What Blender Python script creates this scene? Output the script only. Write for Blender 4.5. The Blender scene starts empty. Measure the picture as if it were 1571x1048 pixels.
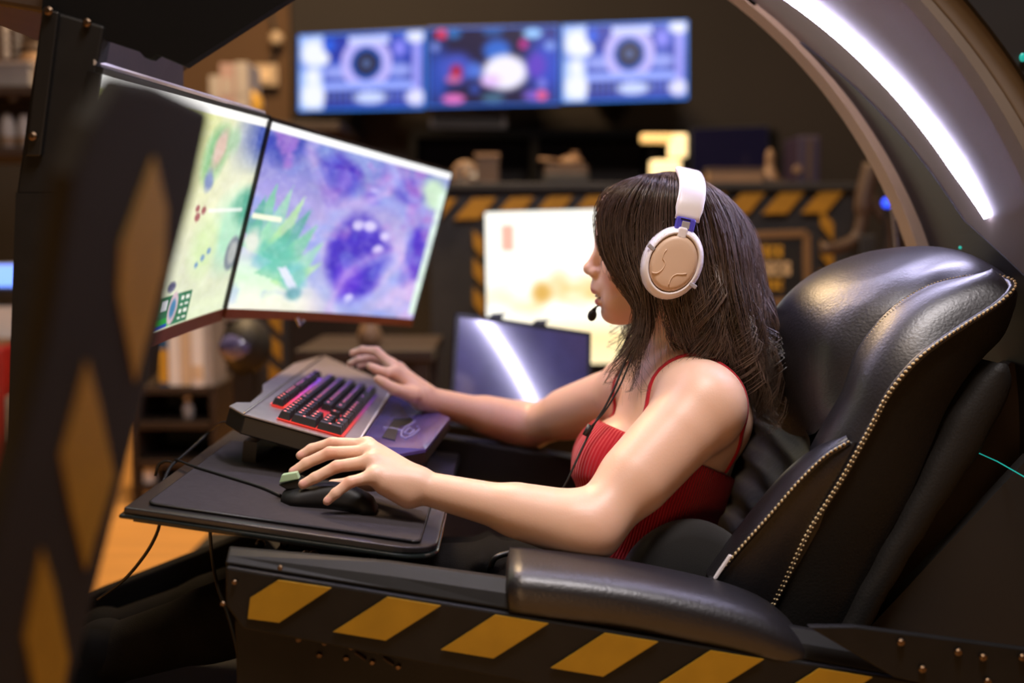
import bpy, bmesh, math, random
import numpy as np
from mathutils import Vector, Matrix, Quaternion
random.seed(7); RNG = np.random.default_rng(11)
SC = bpy.context.scene
COL = SC.collection
# ------------------------------------------------------------------ camera, world, lights, exposure
F = 1745.0; PITCH = math.radians(5.5); CAMZ = 0.80
cam = bpy.data.cameras.new('camera'); camo = bpy.data.objects.new('camera', cam); COL.objects.link(camo)
camo.location = (0, 0, CAMZ); camo.rotation_euler = (math.pi/2 - PITCH, 0, 0)
cam.sensor_width = 36.0; cam.lens = 36.0*F/1571.0; cam.clip_start = 0.02
cam.dof.use_dof = True; cam.dof.focus_distance = 1.50; cam.dof.aperture_fstop = 1.75
SC.camera = camo
SC.view_settings.view_transform = 'Standard'; SC.view_settings.look = 'None'
SC.view_settings.gamma = 1.0; SC.view_settings.use_curve_mapping = False
SC.view_settings.exposure = 0.0
wd = bpy.data.worlds.new('world'); SC.world = wd; wd.use_nodes = True
wd.node_tree.nodes['Background'].inputs[0].default_value = (0.9, 0.75, 0.6, 1)
wd.node_tree.nodes['Background'].inputs[1].default_value = 0.08

def area(name, loc, target, size, power, col, sy=None):
    l = bpy.data.lights.new(name, 'AREA'); l.energy = power; l.color = col; l.size = size
    if sy: l.shape = 'RECTANGLE'; l.size_y = sy
    o = bpy.data.objects.new(name, l); COL.objects.link(o); o.location = loc
    d = Vector(target)-Vector(loc); o.rotation_euler = d.to_track_quat('-Z', 'Y').to_euler()
    return o
area('ceiling_lamp_room', (-0.7, 3.2, 2.72), (-0.7, 3.1, 0), 0.7, 100, (1.0, 0.68, 0.36))
area('ceiling_lamp_front', (-0.2, 0.3, 2.72), (0.0, 1.4, 0.4), 0.6, 16, (1.0, 0.72, 0.45))
area('ceiling_lamp_right', (1.6, 3.0, 2.72), (1.4, 3.0, 0), 0.5, 14, (1.0, 0.66, 0.33))
area('ceiling_lamp_near', (0.35, 0.75, 2.70), (0.15, 1.5, 0.5), 0.5, 50, (1.0, 0.93, 0.95))
area('warm_fill_low', (-0.5, -0.6, 0.45), (0.1, 1.6, 0.5), 0.6, 5.5, (1.0, 0.58, 0.28))  # unseen low fill, added for the orange bounce under her arms

# ------------------------------------------------------------------ helpers
CP, SP = math.cos(PITCH), math.sin(PITCH)
CAM = Vector((0, 0, CAMZ))
def ray(px, py):
    a = (px-785.5)/F; v = (524-py)/F
    return Vector((a, CP+v*SP, -SP+v*CP))
def W(px, py, Y):                       # a point seen at a photo pixel, at a real distance Y into the room
    d = ray(px, py); return CAM + d*(Y/d.y)
def onp(px, py, p0, n):                 # a point of a real plane
    d = ray(px, py); n = Vector(n); return CAM + d*((Vector(p0)-CAM).dot(n)/d.dot(n))

def lin(c):
    return tuple(((x/255)/12.92 if x/255 <= .04045 else ((x/255+.055)/1.055)**2.4) for x in c)
MATS = {}
def mat(name, rgb, rough=0.5, metal=0.0, spec=0.5, bump=0.0, bscale=200.0, var=0.0, vscale=8.0, emit=None, estr=0.0,
        coat=0.0, sheen=0.0, alpha=None, trans=0.0, sss=0.0, stretch=None):
    m = bpy.data.materials.new(name); m.use_nodes = True; nt = m.node_tree; N = nt.nodes; L = nt.links
    b = N['Principled BSDF']; c = lin(rgb)+(1,)
    b.inputs['Base Color'].default_value = c; b.inputs['Roughness'].default_value = rough
    b.inputs['Metallic'].default_value = metal; b.inputs['Specular IOR Level'].default_value = spec
    b.inputs['Coat Weight'].default_value = coat; b.inputs['Sheen Weight'].default_value = sheen
    b.inputs['Transmission Weight'].default_value = trans
    if sss: b.inputs['Subsurface Weight'].default_value = sss; b.inputs['Subsurface Radius'].default_value = (.01,.004,.002); b.inputs['Subsurface Scale'].default_value = 1.0
    if emit: b.inputs['Emission Color'].default_value = lin(emit)+(1,); b.inputs['Emission Strength'].default_value = estr
    tc = N.new('ShaderNodeTexCoord'); src = tc.outputs['Object']
    if stretch:
        mp = N.new('ShaderNodeMapping'); mp.inputs['Scale'].default_value = stretch; L.new(src, mp.inputs[0]); src = mp.outputs[0]
    if bump:
        n = N.new('ShaderNodeTexNoise'); n.inputs['Scale'].default_value = bscale; n.inputs['Detail'].default_value = 4
        L.new(src, n.inputs['Vector']); bp = N.new('ShaderNodeBump'); bp.inputs['Strength'].default_value = bump; bp.inputs['Distance'].default_value = 0.002
        L.new(n.outputs['Fac'], bp.inputs['Height']); L.new(bp.outputs[0], b.inputs['Normal'])
    if var:
        n = N.new('ShaderNodeTexNoise'); n.inputs['Scale'].default_value = vscale; n.inputs['Detail'].default_value = 5
        L.new(src, n.inputs['Vector']); r = N.new('ShaderNodeValToRGB')
        r.color_ramp.elements[0].position = .3; r.color_ramp.elements[1].position = .7
        r.color_ramp.elements[0].color = tuple(x*(1-var) for x in c[:3])+(1,); r.color_ramp.elements[1].color = tuple(min(1, x*(1+var)) for x in c[:3])+(1,)
        L.new(n.outputs['Fac'], r.inputs[0]); L.new(r.outputs[0], b.inputs['Base Color'])
    MATS[name] = m; return m
def attr_mat(name, emit=False, rough=.5, strength=1.0, spec=.5, sss=0.0, bump=0.0, bscale=300):
    m = bpy.data.materials.new(name); m.use_nodes = True; nt = m.node_tree; N = nt.nodes; L = nt.links
    b = N['Principled BSDF']; a = N.new('ShaderNodeAttribute'); a.attribute_name = 'Col'
    if emit:
        b.inputs['Base Color'].default_value = (.01,.01,.01,1); L.new(a.outputs['Color'], b.inputs['Emission Color']); b.inputs['Emission Strength'].default_value = strength
    else:
        L.new(a.outputs['Color'], b.inputs['Base Color'])
    b.inputs['Roughness'].default_value = rough; b.inputs['Specular IOR Level'].default_value = spec
    if sss: b.inputs['Subsurface Weight'].default_value = sss; b.inputs['Subsurface Radius'].default_value = (1,.4,.2); b.inputs['Subsurface Scale'].default_value = .006
    if bump:
        tc = N.new('ShaderNodeTexCoord'); n = N.new('ShaderNodeTexNoise'); n.inputs['Scale'].default_value = bscale; n.inputs['Detail'].default_value = 3
        L.new(tc.outputs['Object'], n.inputs['Vector']); bp = N.new('ShaderNodeBump'); bp.inputs['Strength'].default_value = bump; bp.inputs['Distance'].default_value = .001
        L.new(n.outputs['Fac'], bp.inputs['Height']); L.new(bp.outputs[0], b.inputs['Normal'])
    MATS[name] = m; return m

# --- shapes: each returns (verts, faces)
def box(c, s, R=None):
    c = Vector(c); v = []
    for x in (-.5, .5):
        for y in (-.5, .5):
            for z in (-.5, .5):
                p = Vector((x*s[0], y*s[1], z*s[2])); v.append(c + (R @ p if R else p))
    return v, [(0,1,3,2),(4,6,7,5),(0,4,5,1),(2,3,7,6),(0,2,6,4),(1,5,7,3)]
def prism(poly, vec):
    vec = Vector(vec); n = len(poly); v = [Vector(p) for p in poly]+[Vector(p)+vec for p in poly]
    return v, [tuple(range(n))[::-1], tuple(range(n, 2*n))]+[(i, (i+1) % n, n+(i+1) % n, n+i) for i in range(n)]
def grid(rows, close_u=False, close_v=False, caps=False):
    nu, nv = len(rows), len(rows[0]); v = [Vector(p) for r in rows for p in r]; f = []
    for i in range(nu if close_u else nu-1):
        for j in range(nv if close_v else nv-1):
            a = i*nv+j; b = i*nv+(j+1) % nv; c = ((i+1) % nu)*nv+(j+1) % nv; d = ((i+1) % nu)*nv+j
            f.append((a, b, c, d))
    if caps: f.append(tuple(range(nv))[::-1]); f.append(tuple((nu-1)*nv+j for j in range(nv)))
    return v, f
def frames(path):
    P = [Vector(p) for p in path]; T = []
    for i in range(len(P)):
        t = P[min(i+1, len(P)-1)]-P[max(i-1, 0)]; T.append(t.normalized() if t.length > 1e-9 else Vector((1,0,0)))
    up = Vector((0,0,1)) if abs(T[0].z) < .9 else Vector((1,0,0)); n = T[0].cross(up).normalized(); out = []
    for t in T:
        n = (n - t*n.dot(t)); n = n.normalized() if n.length > 1e-9 else t.orthogonal().normalized()
        out.append((n, t.cross(n)))
    return P, T, out
def tube(path, r, n=8, flat=1.0):
    P, T, fr = frames(path); rows = []
    for i, p in enumerate(P):
        ri = r[i] if isinstance(r, (list, tuple)) else r; a, b = fr[i]
        rows.append([p + a*(ri*math.cos(2*math.pi*k/n)) + b*(ri*flat*math.sin(2*math.pi*k/n)) for k in range(n)])
    return grid(rows, close_v=True, caps=True)
def lathe(prof, o, ax=(0,0,1), n=24):
    ax = Vector(ax).normalized(); a = ax.orthogonal().normalized(); b = ax.cross(a); o = Vector(o)
    rows = [[o+ax*h+a*(r*math.cos(2*math.pi*k/n))+b*(r*math.sin(2*math.pi*k/n)) for k in range(n)] for r, h in prof]
    return grid(rows, close_v=True, caps=True)
def ellip(c, r, R=None, nu=12, nv=18):
    c = Vector(c); rows = []
    for i in range(nu+1):
        th = math.pi*min(max(i/nu, .004), .996); row = []
        for j in range(nv):
            ph = 2*math.pi*j/nv; p = Vector((r[0]*math.sin(th)*math.cos(ph), r[1]*math.sin(th)*math.sin(ph), r[2]*math.cos(th)))
            row.append(c+(R @ p if R else p))
        rows.append(row)
    return grid(rows, close_v=True, caps=True)
def cat(*parts):
    V = []; Fc = []
    for v, f in parts:
        o = len(V); V += list(v); Fc += [tuple(i+o for i in q) for q in f]
    return V, Fc
def spline(pts, n):                      # Catmull-Rom resample of 3-D points
    P = np.array([list(p) for p in pts], float)
    if len(P) == 2: return [Vector(P[0]+(P[1]-P[0])*t) for t in np.linspace(0,1,n)]
    Q = np.vstack([2*P[0]-P[1], P, 2*P[-1]-P[-2]]); seg = np.linalg.norm(np.diff(P, axis=0), axis=1); s = np.r_[0, np.cumsum(seg)]
    out = []
    for t in np.linspace(0, s[-1], n):
        i = min(max(int(np.searchsorted(s, t, 'right'))-1, 0), len(P)-2); u = (t-s[i])/max(seg[i], 1e-9)
        a, b, c, d = Q[i], Q[i+1], Q[i+2], Q[i+3]
        out.append(Vector(.5*((2*b)+(-a+c)*u+(2*a-5*b+4*c-d)*u*u+(-a+3*b-3*c+d)*u**3)))
    return out
def wspline(px, n): return spline([W(*p) for p in px], n)

# --- objects
ROOT = {}
def thing(name, label, category, loc, group=None):
    o = bpy.data.objects.new(name, None); COL.objects.link(o); o.location = loc; o.empty_display_size = .05
    o['label'] = label; o['category'] = category
    if group: o['group'] = group
    ROOT[o.name] = Vector(loc); return o
def tag(o, label=None, category=None, group=None, kind=None):
    if label: o['label'] = label
    if category: o['category'] = category
    if group: o['group'] = group
    if kind: o['kind'] = kind
    return o
def obj(name, vf, m, parent=None, smooth=False, bevel=0.0, seg=2, subsurf=0, recalc=True, label=None, mats=None, midx=None):
    v, f = vf
    me = bpy.data.meshes.new(name)
    if parent is not None: off = ROOT[parent.name]
    else:
        A = np.array([list(p) for p in v]); off = Vector(((A[:,0].min()+A[:,0].max())/2, (A[:,1].min()+A[:,1].max())/2, A[:,2].min()))
    me.from_pydata([tuple(Vector(p)-off) for p in v], [], [tuple(q) for q in f])
    if recalc:
        bm = bmesh.new(); bm.from_mesh(me); bmesh.ops.recalc_face_normals(bm, faces=bm.faces); bm.to_mesh(me); bm.free()
    for mm in (mats or [m]): me.materials.append(MATS[mm] if isinstance(mm, str) else mm)
    if midx is not None: me.polygons.foreach_set('material_index', midx)
    if smooth: me.polygons.foreach_set('use_smooth', [True]*len(me.polygons))
    me.update()
    o = bpy.data.objects.new(name, me); COL.objects.link(o)
    if parent is not None: o.parent = parent; ROOT[o.name] = off
    else: o.location = off; ROOT[o.name] = off
    if bevel:
        b = o.modifiers.new('bevel', 'BEVEL'); b.width = bevel; b.segments = seg; b.limit_method = 'ANGLE'; b.angle_limit = .6
        me.polygons.foreach_set('use_smooth', [True]*len(me.polygons)) if smooth else None
    if subsurf:
        s = o.modifiers.new('subd', 'SUBSURF'); s.levels = subsurf; s.render_levels = subsurf
    if label: o['label'] = label
    return o
def struct(name, vf, m, **k):
    o = obj(name, vf, m, **k); o['kind'] = 'structure'; return o
def setcol(o, cols):
    a = o.data.color_attributes.new('Col', 'FLOAT_COLOR', 'POINT')
    c = np.ones((len(o.data.vertices), 4), np.float32); c[:, :3] = cols; a.data.foreach_set('color', c.ravel())
def rot_axis(axis, deg): return Matrix.Rotation(math.radians(deg), 3, axis)

# ------------------------------------------------------------------ materials
mat('floor_wood', (206,152,86), .45, var=.12, vscale=3, stretch=(1,9,1), bump=.1)
mat('wall_dark', (36,30,27), .85, var=.10, vscale=2, bump=.1, bscale=80)
mat('wall_lamplit', (78,54,30), .85, var=.08, vscale=2)  # back wall colour with warm lamplight mixed in
mat('ceiling_dark', (60,52,46), .9, var=.05)
mat('black_metal', (20,19,18), .55, spec=.25, var=.2, vscale=30, bump=.05, bscale=500)
mat('brown_metal', (66,52,41), .5, spec=.5, var=.15, vscale=12, bump=.05, bscale=500)
mat('arch_lip', (150,124,90), .6, spec=.3, var=.05)
mat('arch_shell', (112,102,92), .55, spec=.4, var=.05, vscale=10, bump=.06, bscale=600)
mat('arch_dark', (34,32,31), .5, spec=.4, var=.1)
mat('led_white', (240,240,255), .4, emit=(216,211,255), estr=40)
mat('led_teal', (10,120,110), .4, emit=(40,200,185), estr=.6)
mat('led_blue', (20,40,200), .4, emit=(40,80,255), estr=2.5)
mat('leather_black', (27,25,28), .40, spec=.75, bump=.22, bscale=260, var=.12, vscale=40)
mat('leather_matte', (24,22,20), .6, spec=.25, bump=.25, bscale=260)
mat('post_paint', (40,37,31), .85, spec=.15, var=.1)
mat('leather_deep', (15,14,14), .5, spec=.3, bump=.3, bscale=120)
mat('binder_white', (150,142,136), .7, var=.05)
mat('deep_black', (13,12,11), .85, spec=.1, var=.1)
mat('fabric_black', (30,29,28), .85, spec=.2, bump=.3, bscale=900, sheen=.2)
mat('thread_gold', (205,184,142), .7, spec=.2, var=.15, vscale=200)
mat('tape_yellow', (160,124,26), .55, spec=.3, var=.08, vscale=30)
mat('tape_yellow_far', (160,114,26), .6, spec=.3, var=.12, vscale=30)
mat('chrome', (205,205,210), .2, metal=1.0, var=.05)
mat('bolt_metal', (120,100,80), .35, metal=1.0, var=.1)
mat('tray_dark', (38,35,36), .3, spec=.5, var=.15, vscale=15, coat=.2)
mat('mousepad_cloth', (62,57,60), .9, spec=.15, bump=.5, bscale=1500, var=.08, vscale=90)
mat('acrylic_edge', (70,80,78), .1, trans=.8, spec=.6, var=.05)
mat('keyboard_case', (150,140,141), .38, metal=.3, var=.08, vscale=40)
mat('keyboard_side', (26,25,25), .4, var=.1)
mat('key_cap', (42,40,41), .45, spec=.4, bump=.1, bscale=800)
mat('cable_black', (20,19,18), .5, var=.1)
mat('mouse_black', (16,15,15), .6, var=.1)
mat('mouse_green', (160,186,150), .4, emit=(120,160,120), estr=.12)
mat('plastic_white', (236,230,232), .38, spec=.5, var=.02, vscale=20)
mat('plate_beige', (216,186,160), .42, spec=.5, var=.03, vscale=20)
mat('cushion_grey', (60,58,66), .8, var=.1)
mat('clip_blue', (110,104,205), .12, trans=.45, spec=.7, emit=(60,50,190), estr=.15)
mat('notch_grey', (176,172,178), .3, metal=.15, var=.1)
mat('trouser_cloth', (19,17,15), .9, spec=.08, bump=.5, bscale=700, var=.2, vscale=25)
mat('shoe_dark', (10,9,9), .9, spec=.1, var=.1)
mat('eye_white', (225,218,212), .2, var=.02)
mat('eye_dark', (30,20,14), .15, var=.02)
mat('tooth', (225,215,205), .3, var=.02)
mat('shelf_wood', (46,32,22), .6, var=.25, vscale=6, stretch=(1,8,8))
mat('desk_wood', (190,138,78), .5, var=.12, vscale=5, stretch=(1,8,8))
mat('dark_prop', (34,31,29), .6, var=.25, vscale=15)
mat('paper_white', (232,224,215), .7, var=.04)
mat('paper_cream', (214,186,150), .7, var=.06)
mat('paper_pink', (150,124,120), .7, var=.06)
mat('blue_card', (30,80,120), .6, var=.1)
mat('yellow_card', (200,150,40), .6, var=.1)
mat('prop_yellow', (170,130,30), .5, var=.15)
mat('prop_red', (140,24,22), .5, var=.25, vscale=12)
mat('prop_grey', (120,115,112), .5, var=.2)
mat('prop_pale', (160,150,142), .55, var=.12)
mat('prop_brown', (70,51,36), .6, var=.2)
mat('prop_tan', (128,98,70), .55, var=.12)
mat('prop_purple', (50,38,60), .5, var=.15)
mat('switch_ivory', (170,148,122), .5, var=.03)
mat('lamp_glow', (255,225,160), .5, emit=(226,176,104), estr=1.0)
mat('lamp_candle', (255,235,190), .5, emit=(255,224,160), estr=1.15)
mat('screen_off', (16,14,30), .15, spec=.6, emit=(24,20,44), estr=.25)
mat('shelf_light', (120,160,255), .5, emit=(110,150,255), estr=1.8)
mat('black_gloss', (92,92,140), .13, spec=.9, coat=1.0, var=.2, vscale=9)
mat('bezel_black', (18,17,16), .4, var=.1)
mat('bezel_copper', (130,72,48), .35, metal=.35, var=.1)
mat('bezel_silver', (205,198,190), .3, metal=.3, var=.05)
mat('conduit_grey', (110,100,92), .4, metal=.6, var=.15)
mat('panel_print', (70,62,120), .2, coat=.5, var=.25, vscale=14)
mat('print_line', (168,160,205), .4, emit=(140,130,200), estr=.15)
mat('sign_black', (22,20,18), .5, var=.1)
mat('sign_frame', (120,88,52), .5, var=.1)
mat('sign_yellow', (215,160,36), .5, var=.1)
mat('sign_cream', (225,190,140), .5, var=.1)
mat('hair_cap', (26,19,16), .6, var=.3, vscale=120)
attr_mat('skin', rough=.42, spec=.4, sss=.12, bump=.12, bscale=420)
attr_mat('screen_picture', emit=True, rough=.25, strength=1.0)
attr_mat('key_backlight', emit=True, rough=.4, strength=1.0)
# ribbed red knit: vertical ribs along the body axis
def knit():
    m = mat('red_knit', (168,16,32), .7, spec=.25, sheen=.15)
    nt = m.node_tree; N = nt.nodes; L = nt.links; b = N['Principled BSDF']
    tc = N.new('ShaderNodeTexCoord'); dt = N.new('ShaderNodeAttribute'); dt.attribute_name = 'rib'; ml = N.new('ShaderNodeMath'); ml.operation = 'MULTIPLY'; ml.inputs[1].default_value = 190; L.new(dt.outputs['Fac'], ml.inputs[0])
    wv = N.new('ShaderNodeMath'); wv.operation = 'SINE'; L.new(ml.outputs[0], wv.inputs[0]); bp = N.new('ShaderNodeBump'); bp.inputs['Strength'].default_value = .5; bp.inputs['Distance'].default_value = .0015
    L.new(wv.outputs[0], bp.inputs['Height']); L.new(bp.outputs[0], b.inputs['Normal'])
knit()
def hairmat():
    m = bpy.data.materials.new('hair_brown'); m.use_nodes = True; N = m.node_tree.nodes; L = m.node_tree.links; b = N['Principled BSDF']
    a = N.new('ShaderNodeAttribute'); a.attribute_name = 'Col'; L.new(a.outputs['Color'], b.inputs['Base Color'])
    b.inputs['Roughness'].default_value = .25; b.inputs['Specular IOR Level'].default_value = .8
    MATS['hair_brown'] = m
hairmat()
# ------------------------------------------------------------------ numpy picture for screens (abstract colour fields)
def vnoise(u, v, f, seed):
    r = np.random.default_rng(seed); n = int(f)+3; T = r.random((n, n))
    x = u*f; y = v*f; i0 = np.floor(x).astype(int); j0 = np.floor(y).astype(int); a = x-i0; b = y-j0; i = i0 % n; j = j0 % n; i1 = (i0+1) % n; j1 = (j0+1) % n
    a = a*a*(3-2*a); b = b*b*(3-2*b)
    return (T[i,j]*(1-a)+T[i1,j]*a)*(1-b)+(T[i,j1]*(1-a)+T[i1,j1]*a)*b
def fbm(u, v, f, seed): return sum(vnoise(u, v, f*2**k, seed+k)*.5**k for k in range(4))/1.875
def mixc(C, m, rgb):
    m = np.clip(m, 0, 1)[..., None]; return C*(1-m)+np.array(rgb, float)*m
def blob(u, v, cx, cy, rx, ry, soft=.35, ang=0):
    c, s = math.cos(ang), math.sin(ang); x = ((u-cx)*c+(v-cy)*s)/rx; y = (-(u-cx)*s+(v-cy)*c)/ry
    return np.clip((1-np.sqrt(x*x+y*y))/soft, 0, 1)
def rect(u, v, x0, x1, y0, y1): return ((u > x0)&(u < x1)&(v > y0)&(v < y1)).astype(float)
def tri(u, v, a, b, c):
    def e(p, q): return (u-p[0])*(q[1]-p[1])-(v-p[1])*(q[0]-p[0])
    x, y, z = e(a,b), e(b,c), e(c,a)
    return (((x >= 0)&(y >= 0)&(z >= 0))|((x <= 0)&(y <= 0)&(z <= 0))).astype(float)
def srgb2lin(C):
    C = np.clip(C, 0, 255)/255; return np.where(C <= .04045, C/12.92, ((C+.055)/1.055)**2.4)
def pic_right(u, v):
    wu = u+.10*(fbm(u, v, 5, 3)-.5); wv = v+.12*(fbm(u, v, 5, 9)-.5)
    C = np.ones(u.shape+(3,))*np.array((196,178,226.))
    C = mixc(C, np.clip((v-.45)*2.2, 0, 1), (110,116,196))
    C = mixc(C, .8*np.clip((fbm(wu, wv, 4, 21)-.45)*4, 0, 1), (142,156,214))
    C = mixc(C, np.clip((.28-v)*4, 0, 1)*np.clip((.62-u)*3, 0, 1), (246,232,216))
    C = mixc(C, np.clip((.42-wu)*4, 0, 1)*np.clip((.42-v)*4, 0, 1), (206,240,206))
    C = mixc(C, np.clip((.2-v)*5, 0, 1)*np.clip((.5-u)*4, 0, 1), (240,238,220))
    C = mixc(C, blob(wu, wv, .60, .36, .19, .31, .3, .2), (66,50,186))
    C = mixc(C, .8*blob(wu, wv, .58, .22, .09, .16, .6), (96,54,206))
    C = mixc(C, blob(wu, wv, .39, .80, .13, .17, .4), (70,52,178))
    C = mixc(C, .7*blob(wu, wv, .40, .77, .06, .10, .6), (120,60,190))
    C = mixc(C, blob(wu, wv, .80, .80, .13, .11, .4), (76,64,184))
    C = mixc(C, blob(wu, wv, .92, .42, .09, .22, .4), (74,50,190))
    C = mixc(C, blob(wu, wv, .08, .93, .16, .16, .5), (58,70,172))
    C = mixc(C, blob(wu, wv, .60, .77, .08, .05, .5, -.3), (190,184,236))
    C = mixc(C, blob(wu, wv, .585, .735, .09, .05, .6, -.3), (92,62,190))
    for (x, y, r) in ((.56,.55,.05),(.63,.55,.045),(.69,.42,.035),(.62,.12,.03),(.72,.5,.03)):
        C = mixc(C, blob(wu, wv, x, y, r, r*1.1, .5, .5), (206,196,242))
    C = mixc(C, .7*np.clip((fbm(u*1.4, v, 6, 77)-.60)*7, 0, 1)*np.clip((v-.25)*3, 0, 1), (176,120,206))
    for k, (cx, cy, rr, wd_) in enumerate(((.62,.40,.34,.05),(.45,.95,.30,.05),(.85,1.0,.26,.04),(.75,.1,.3,.05))):
        dd = np.abs(np.hypot(wu-cx, (wv-cy)*.8)-rr*.75); C = mixc(C, .55*np.clip(1-dd/wd_, 0, 1), (206,170,226) if k % 2 else (150,166,232))
    C = mixc(C, .35*np.clip((fbm(wu, wv*1.3, 9, 55)-.55)*6, 0, 1), (120,150,224))
    # crystal cluster
    for k, (bx, by, tx, ty, w) in enumerate(((.05,.34,.10,.70,.05),(.09,.32,.18,.70,.05),(.14,.33,.25,.66,.04),(.15,.30,.30,.60,.05),(.2,.28,.35,.52,.05),
                                            (.24,.2,.40,.42,.05),(.22,.16,.42,.30,.05),(.02,.42,.06,.62,.04),(.16,.2,.26,.36,.07))):
        c = ((120,196,160),(150,214,176),(176,222,160),(84,170,150))[k % 4]
        m = tri(u, v, (bx-w, by), (bx+w*1.6, by-.05), (tx, ty)); C = mixc(C, .9*m*(.6+.6*fbm(u, v, 12, k)), c)
    C = mixc(C, blob(wu, wv, .16, .30, .12, .12, .5)*.7, (96,190,176))
    C = mixc(C, blob(wu, wv, .06, .36, .06, .10, .5)*.9, (226,226,214))
    C = mixc(C, blob(wu, wv, .29, .20, .10, .10, .4)*.7, (110,190,200))
    C = mixc(C, tri(u, v, (.20,.24), (.24,.25), (.31,.08))+tri(u, v, (.24,.25), (.31,.08), (.35,.10)), (216,222,240))
    C = mixc(C, blob(u, v, .31, .10, .05, .05, .5)*.8, (80,150,160))
    C = mixc(C, rect(u, v, .02, .16, .495, .515), (240,244,214))
    C = mixc(C, .9*blob(wu, wv, .95, .85, .12, .14, .5), (206,236,196))
    C = mixc(C, rect(u, v, .965, 1.1, .03, .86)*(.7+.5*vnoise(u, v, 30, 4)), (214,236,222))
    C = C*(.95+.12*fbm(u+.1*v, v, 18, 12))[..., None]
    C = mixc(C, rect(u, v, -1, 2, .955, 1.1), (250,250,250))
    C = mixc(C, .12*np.clip((fbm(u, v, 40, 5)-.45)*4, 0, 1), (255,255,255))
    return C
def pic_center(u, v):                    # u 0 = near the camera, 1 = seam
    wu = u+.06*(fbm(u, v, 5, 31)-.5); wv = v+.08*(fbm(u, v, 5, 19)-.5)
    C = np.ones(u.shape+(3,))*np.array((224,226,196.))
    C = mixc(C, np.clip((v-.35)*1.8, 0, 1)*np.clip((.85-u)*3, 0, 1), (206,210,120))
    C = mixc(C, np.clip((u-.8)*6, 0, 1)*np.clip((v-.70)*6, 0, 1), (62,82,170))
    C = mixc(C, blob(wu, wv, .93, .42, .16, .26, .6), (176,226,196))
    C = mixc(C, blob(wu, wv, .78, .36, .10, .2, .6), (212,232,178))
    C = mixc(C, blob(wu, wv, .97, .55, .10, .12, .5), (96,176,150))
    C = mixc(C, np.clip((.25-v)*4, 0, 1), (226,236,200))
    C = mixc(C, blob(wu, wv, .73, .80, .09, .17, .5, -.2), (120,180,120))
    C = mixc(C, blob(wu, wv, .75, .82, .05, .12, .5, -.2), (206,176,160))
    C = mixc(C, blob(wu, wv, .72, .68, .04, .06, .5), (110,130,180))
    C = mixc(C, .8*blob(wu, wv, .82, .86, .05, .1, .6), (150,190,150))
    C = mixc(C, blob(u, v, .97, .30, .045, .10, .2), (130,140,150))
    C = mixc(C, blob(u, v, .975, .30, .03, .07, .3), (176,180,178))
    C = mixc(C, rect(u, v, .76, .97, .515, .54)*.8, (238,240,236))
    for (x, y, r) in ((.70,.50,.02),(.73,.53,.018),(.69,.54,.016)): C = mixc(C, blob(u, v, x, y, r, r*1.3, .5), (150,70,80))
    for (x, y, r) in ((.79,.30,.016),(.82,.33,.016),(.76,.27,.014)): C = mixc(C, blob(u, v, x, y, r, r*1.3, .5), (110,150,190))
    # lower-left game panel
    C = mixc(C, rect(u, v, .55, .775, .0, .15), (40,112,76))
    C = mixc(C, rect(u, v, .55, .68, .0, .05), (30,160,60)); C = mixc(C, rect(u, v, .55, .66, .0, .02), (30,70,170))
    C = mixc(C, blob(u, v, .675, .085, .03, .085, .2), (210,180,190)); C = mixc(C, blob(u, v, .675, .085, .02, .055, .4), (70,130,170))
    for i in range(4):
        for j in range(2): C = mixc(C, rect(u, v, .715+.03*j, .735+.03*j, .02+.032*i, .036+.032*i), (236,240,226))
    C = mixc(C, rect(u, v, .60, .64, .09, .13), (230,230,236)); C = mixc(C, blob(u, v, .64, .19, .03, .03, .4), (90,90,120))
    C = C*(.95+.12*fbm(u+.1*v, v, 18, 13))[..., None]
    C = mixc(C, rect(u, v, -1, 2, .955, 1.1), (252,250,246))
    C = mixc(C, .12*np.clip((fbm(u, v, 40, 8)-.45)*4, 0, 1), (255,255,255))
    return C
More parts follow.
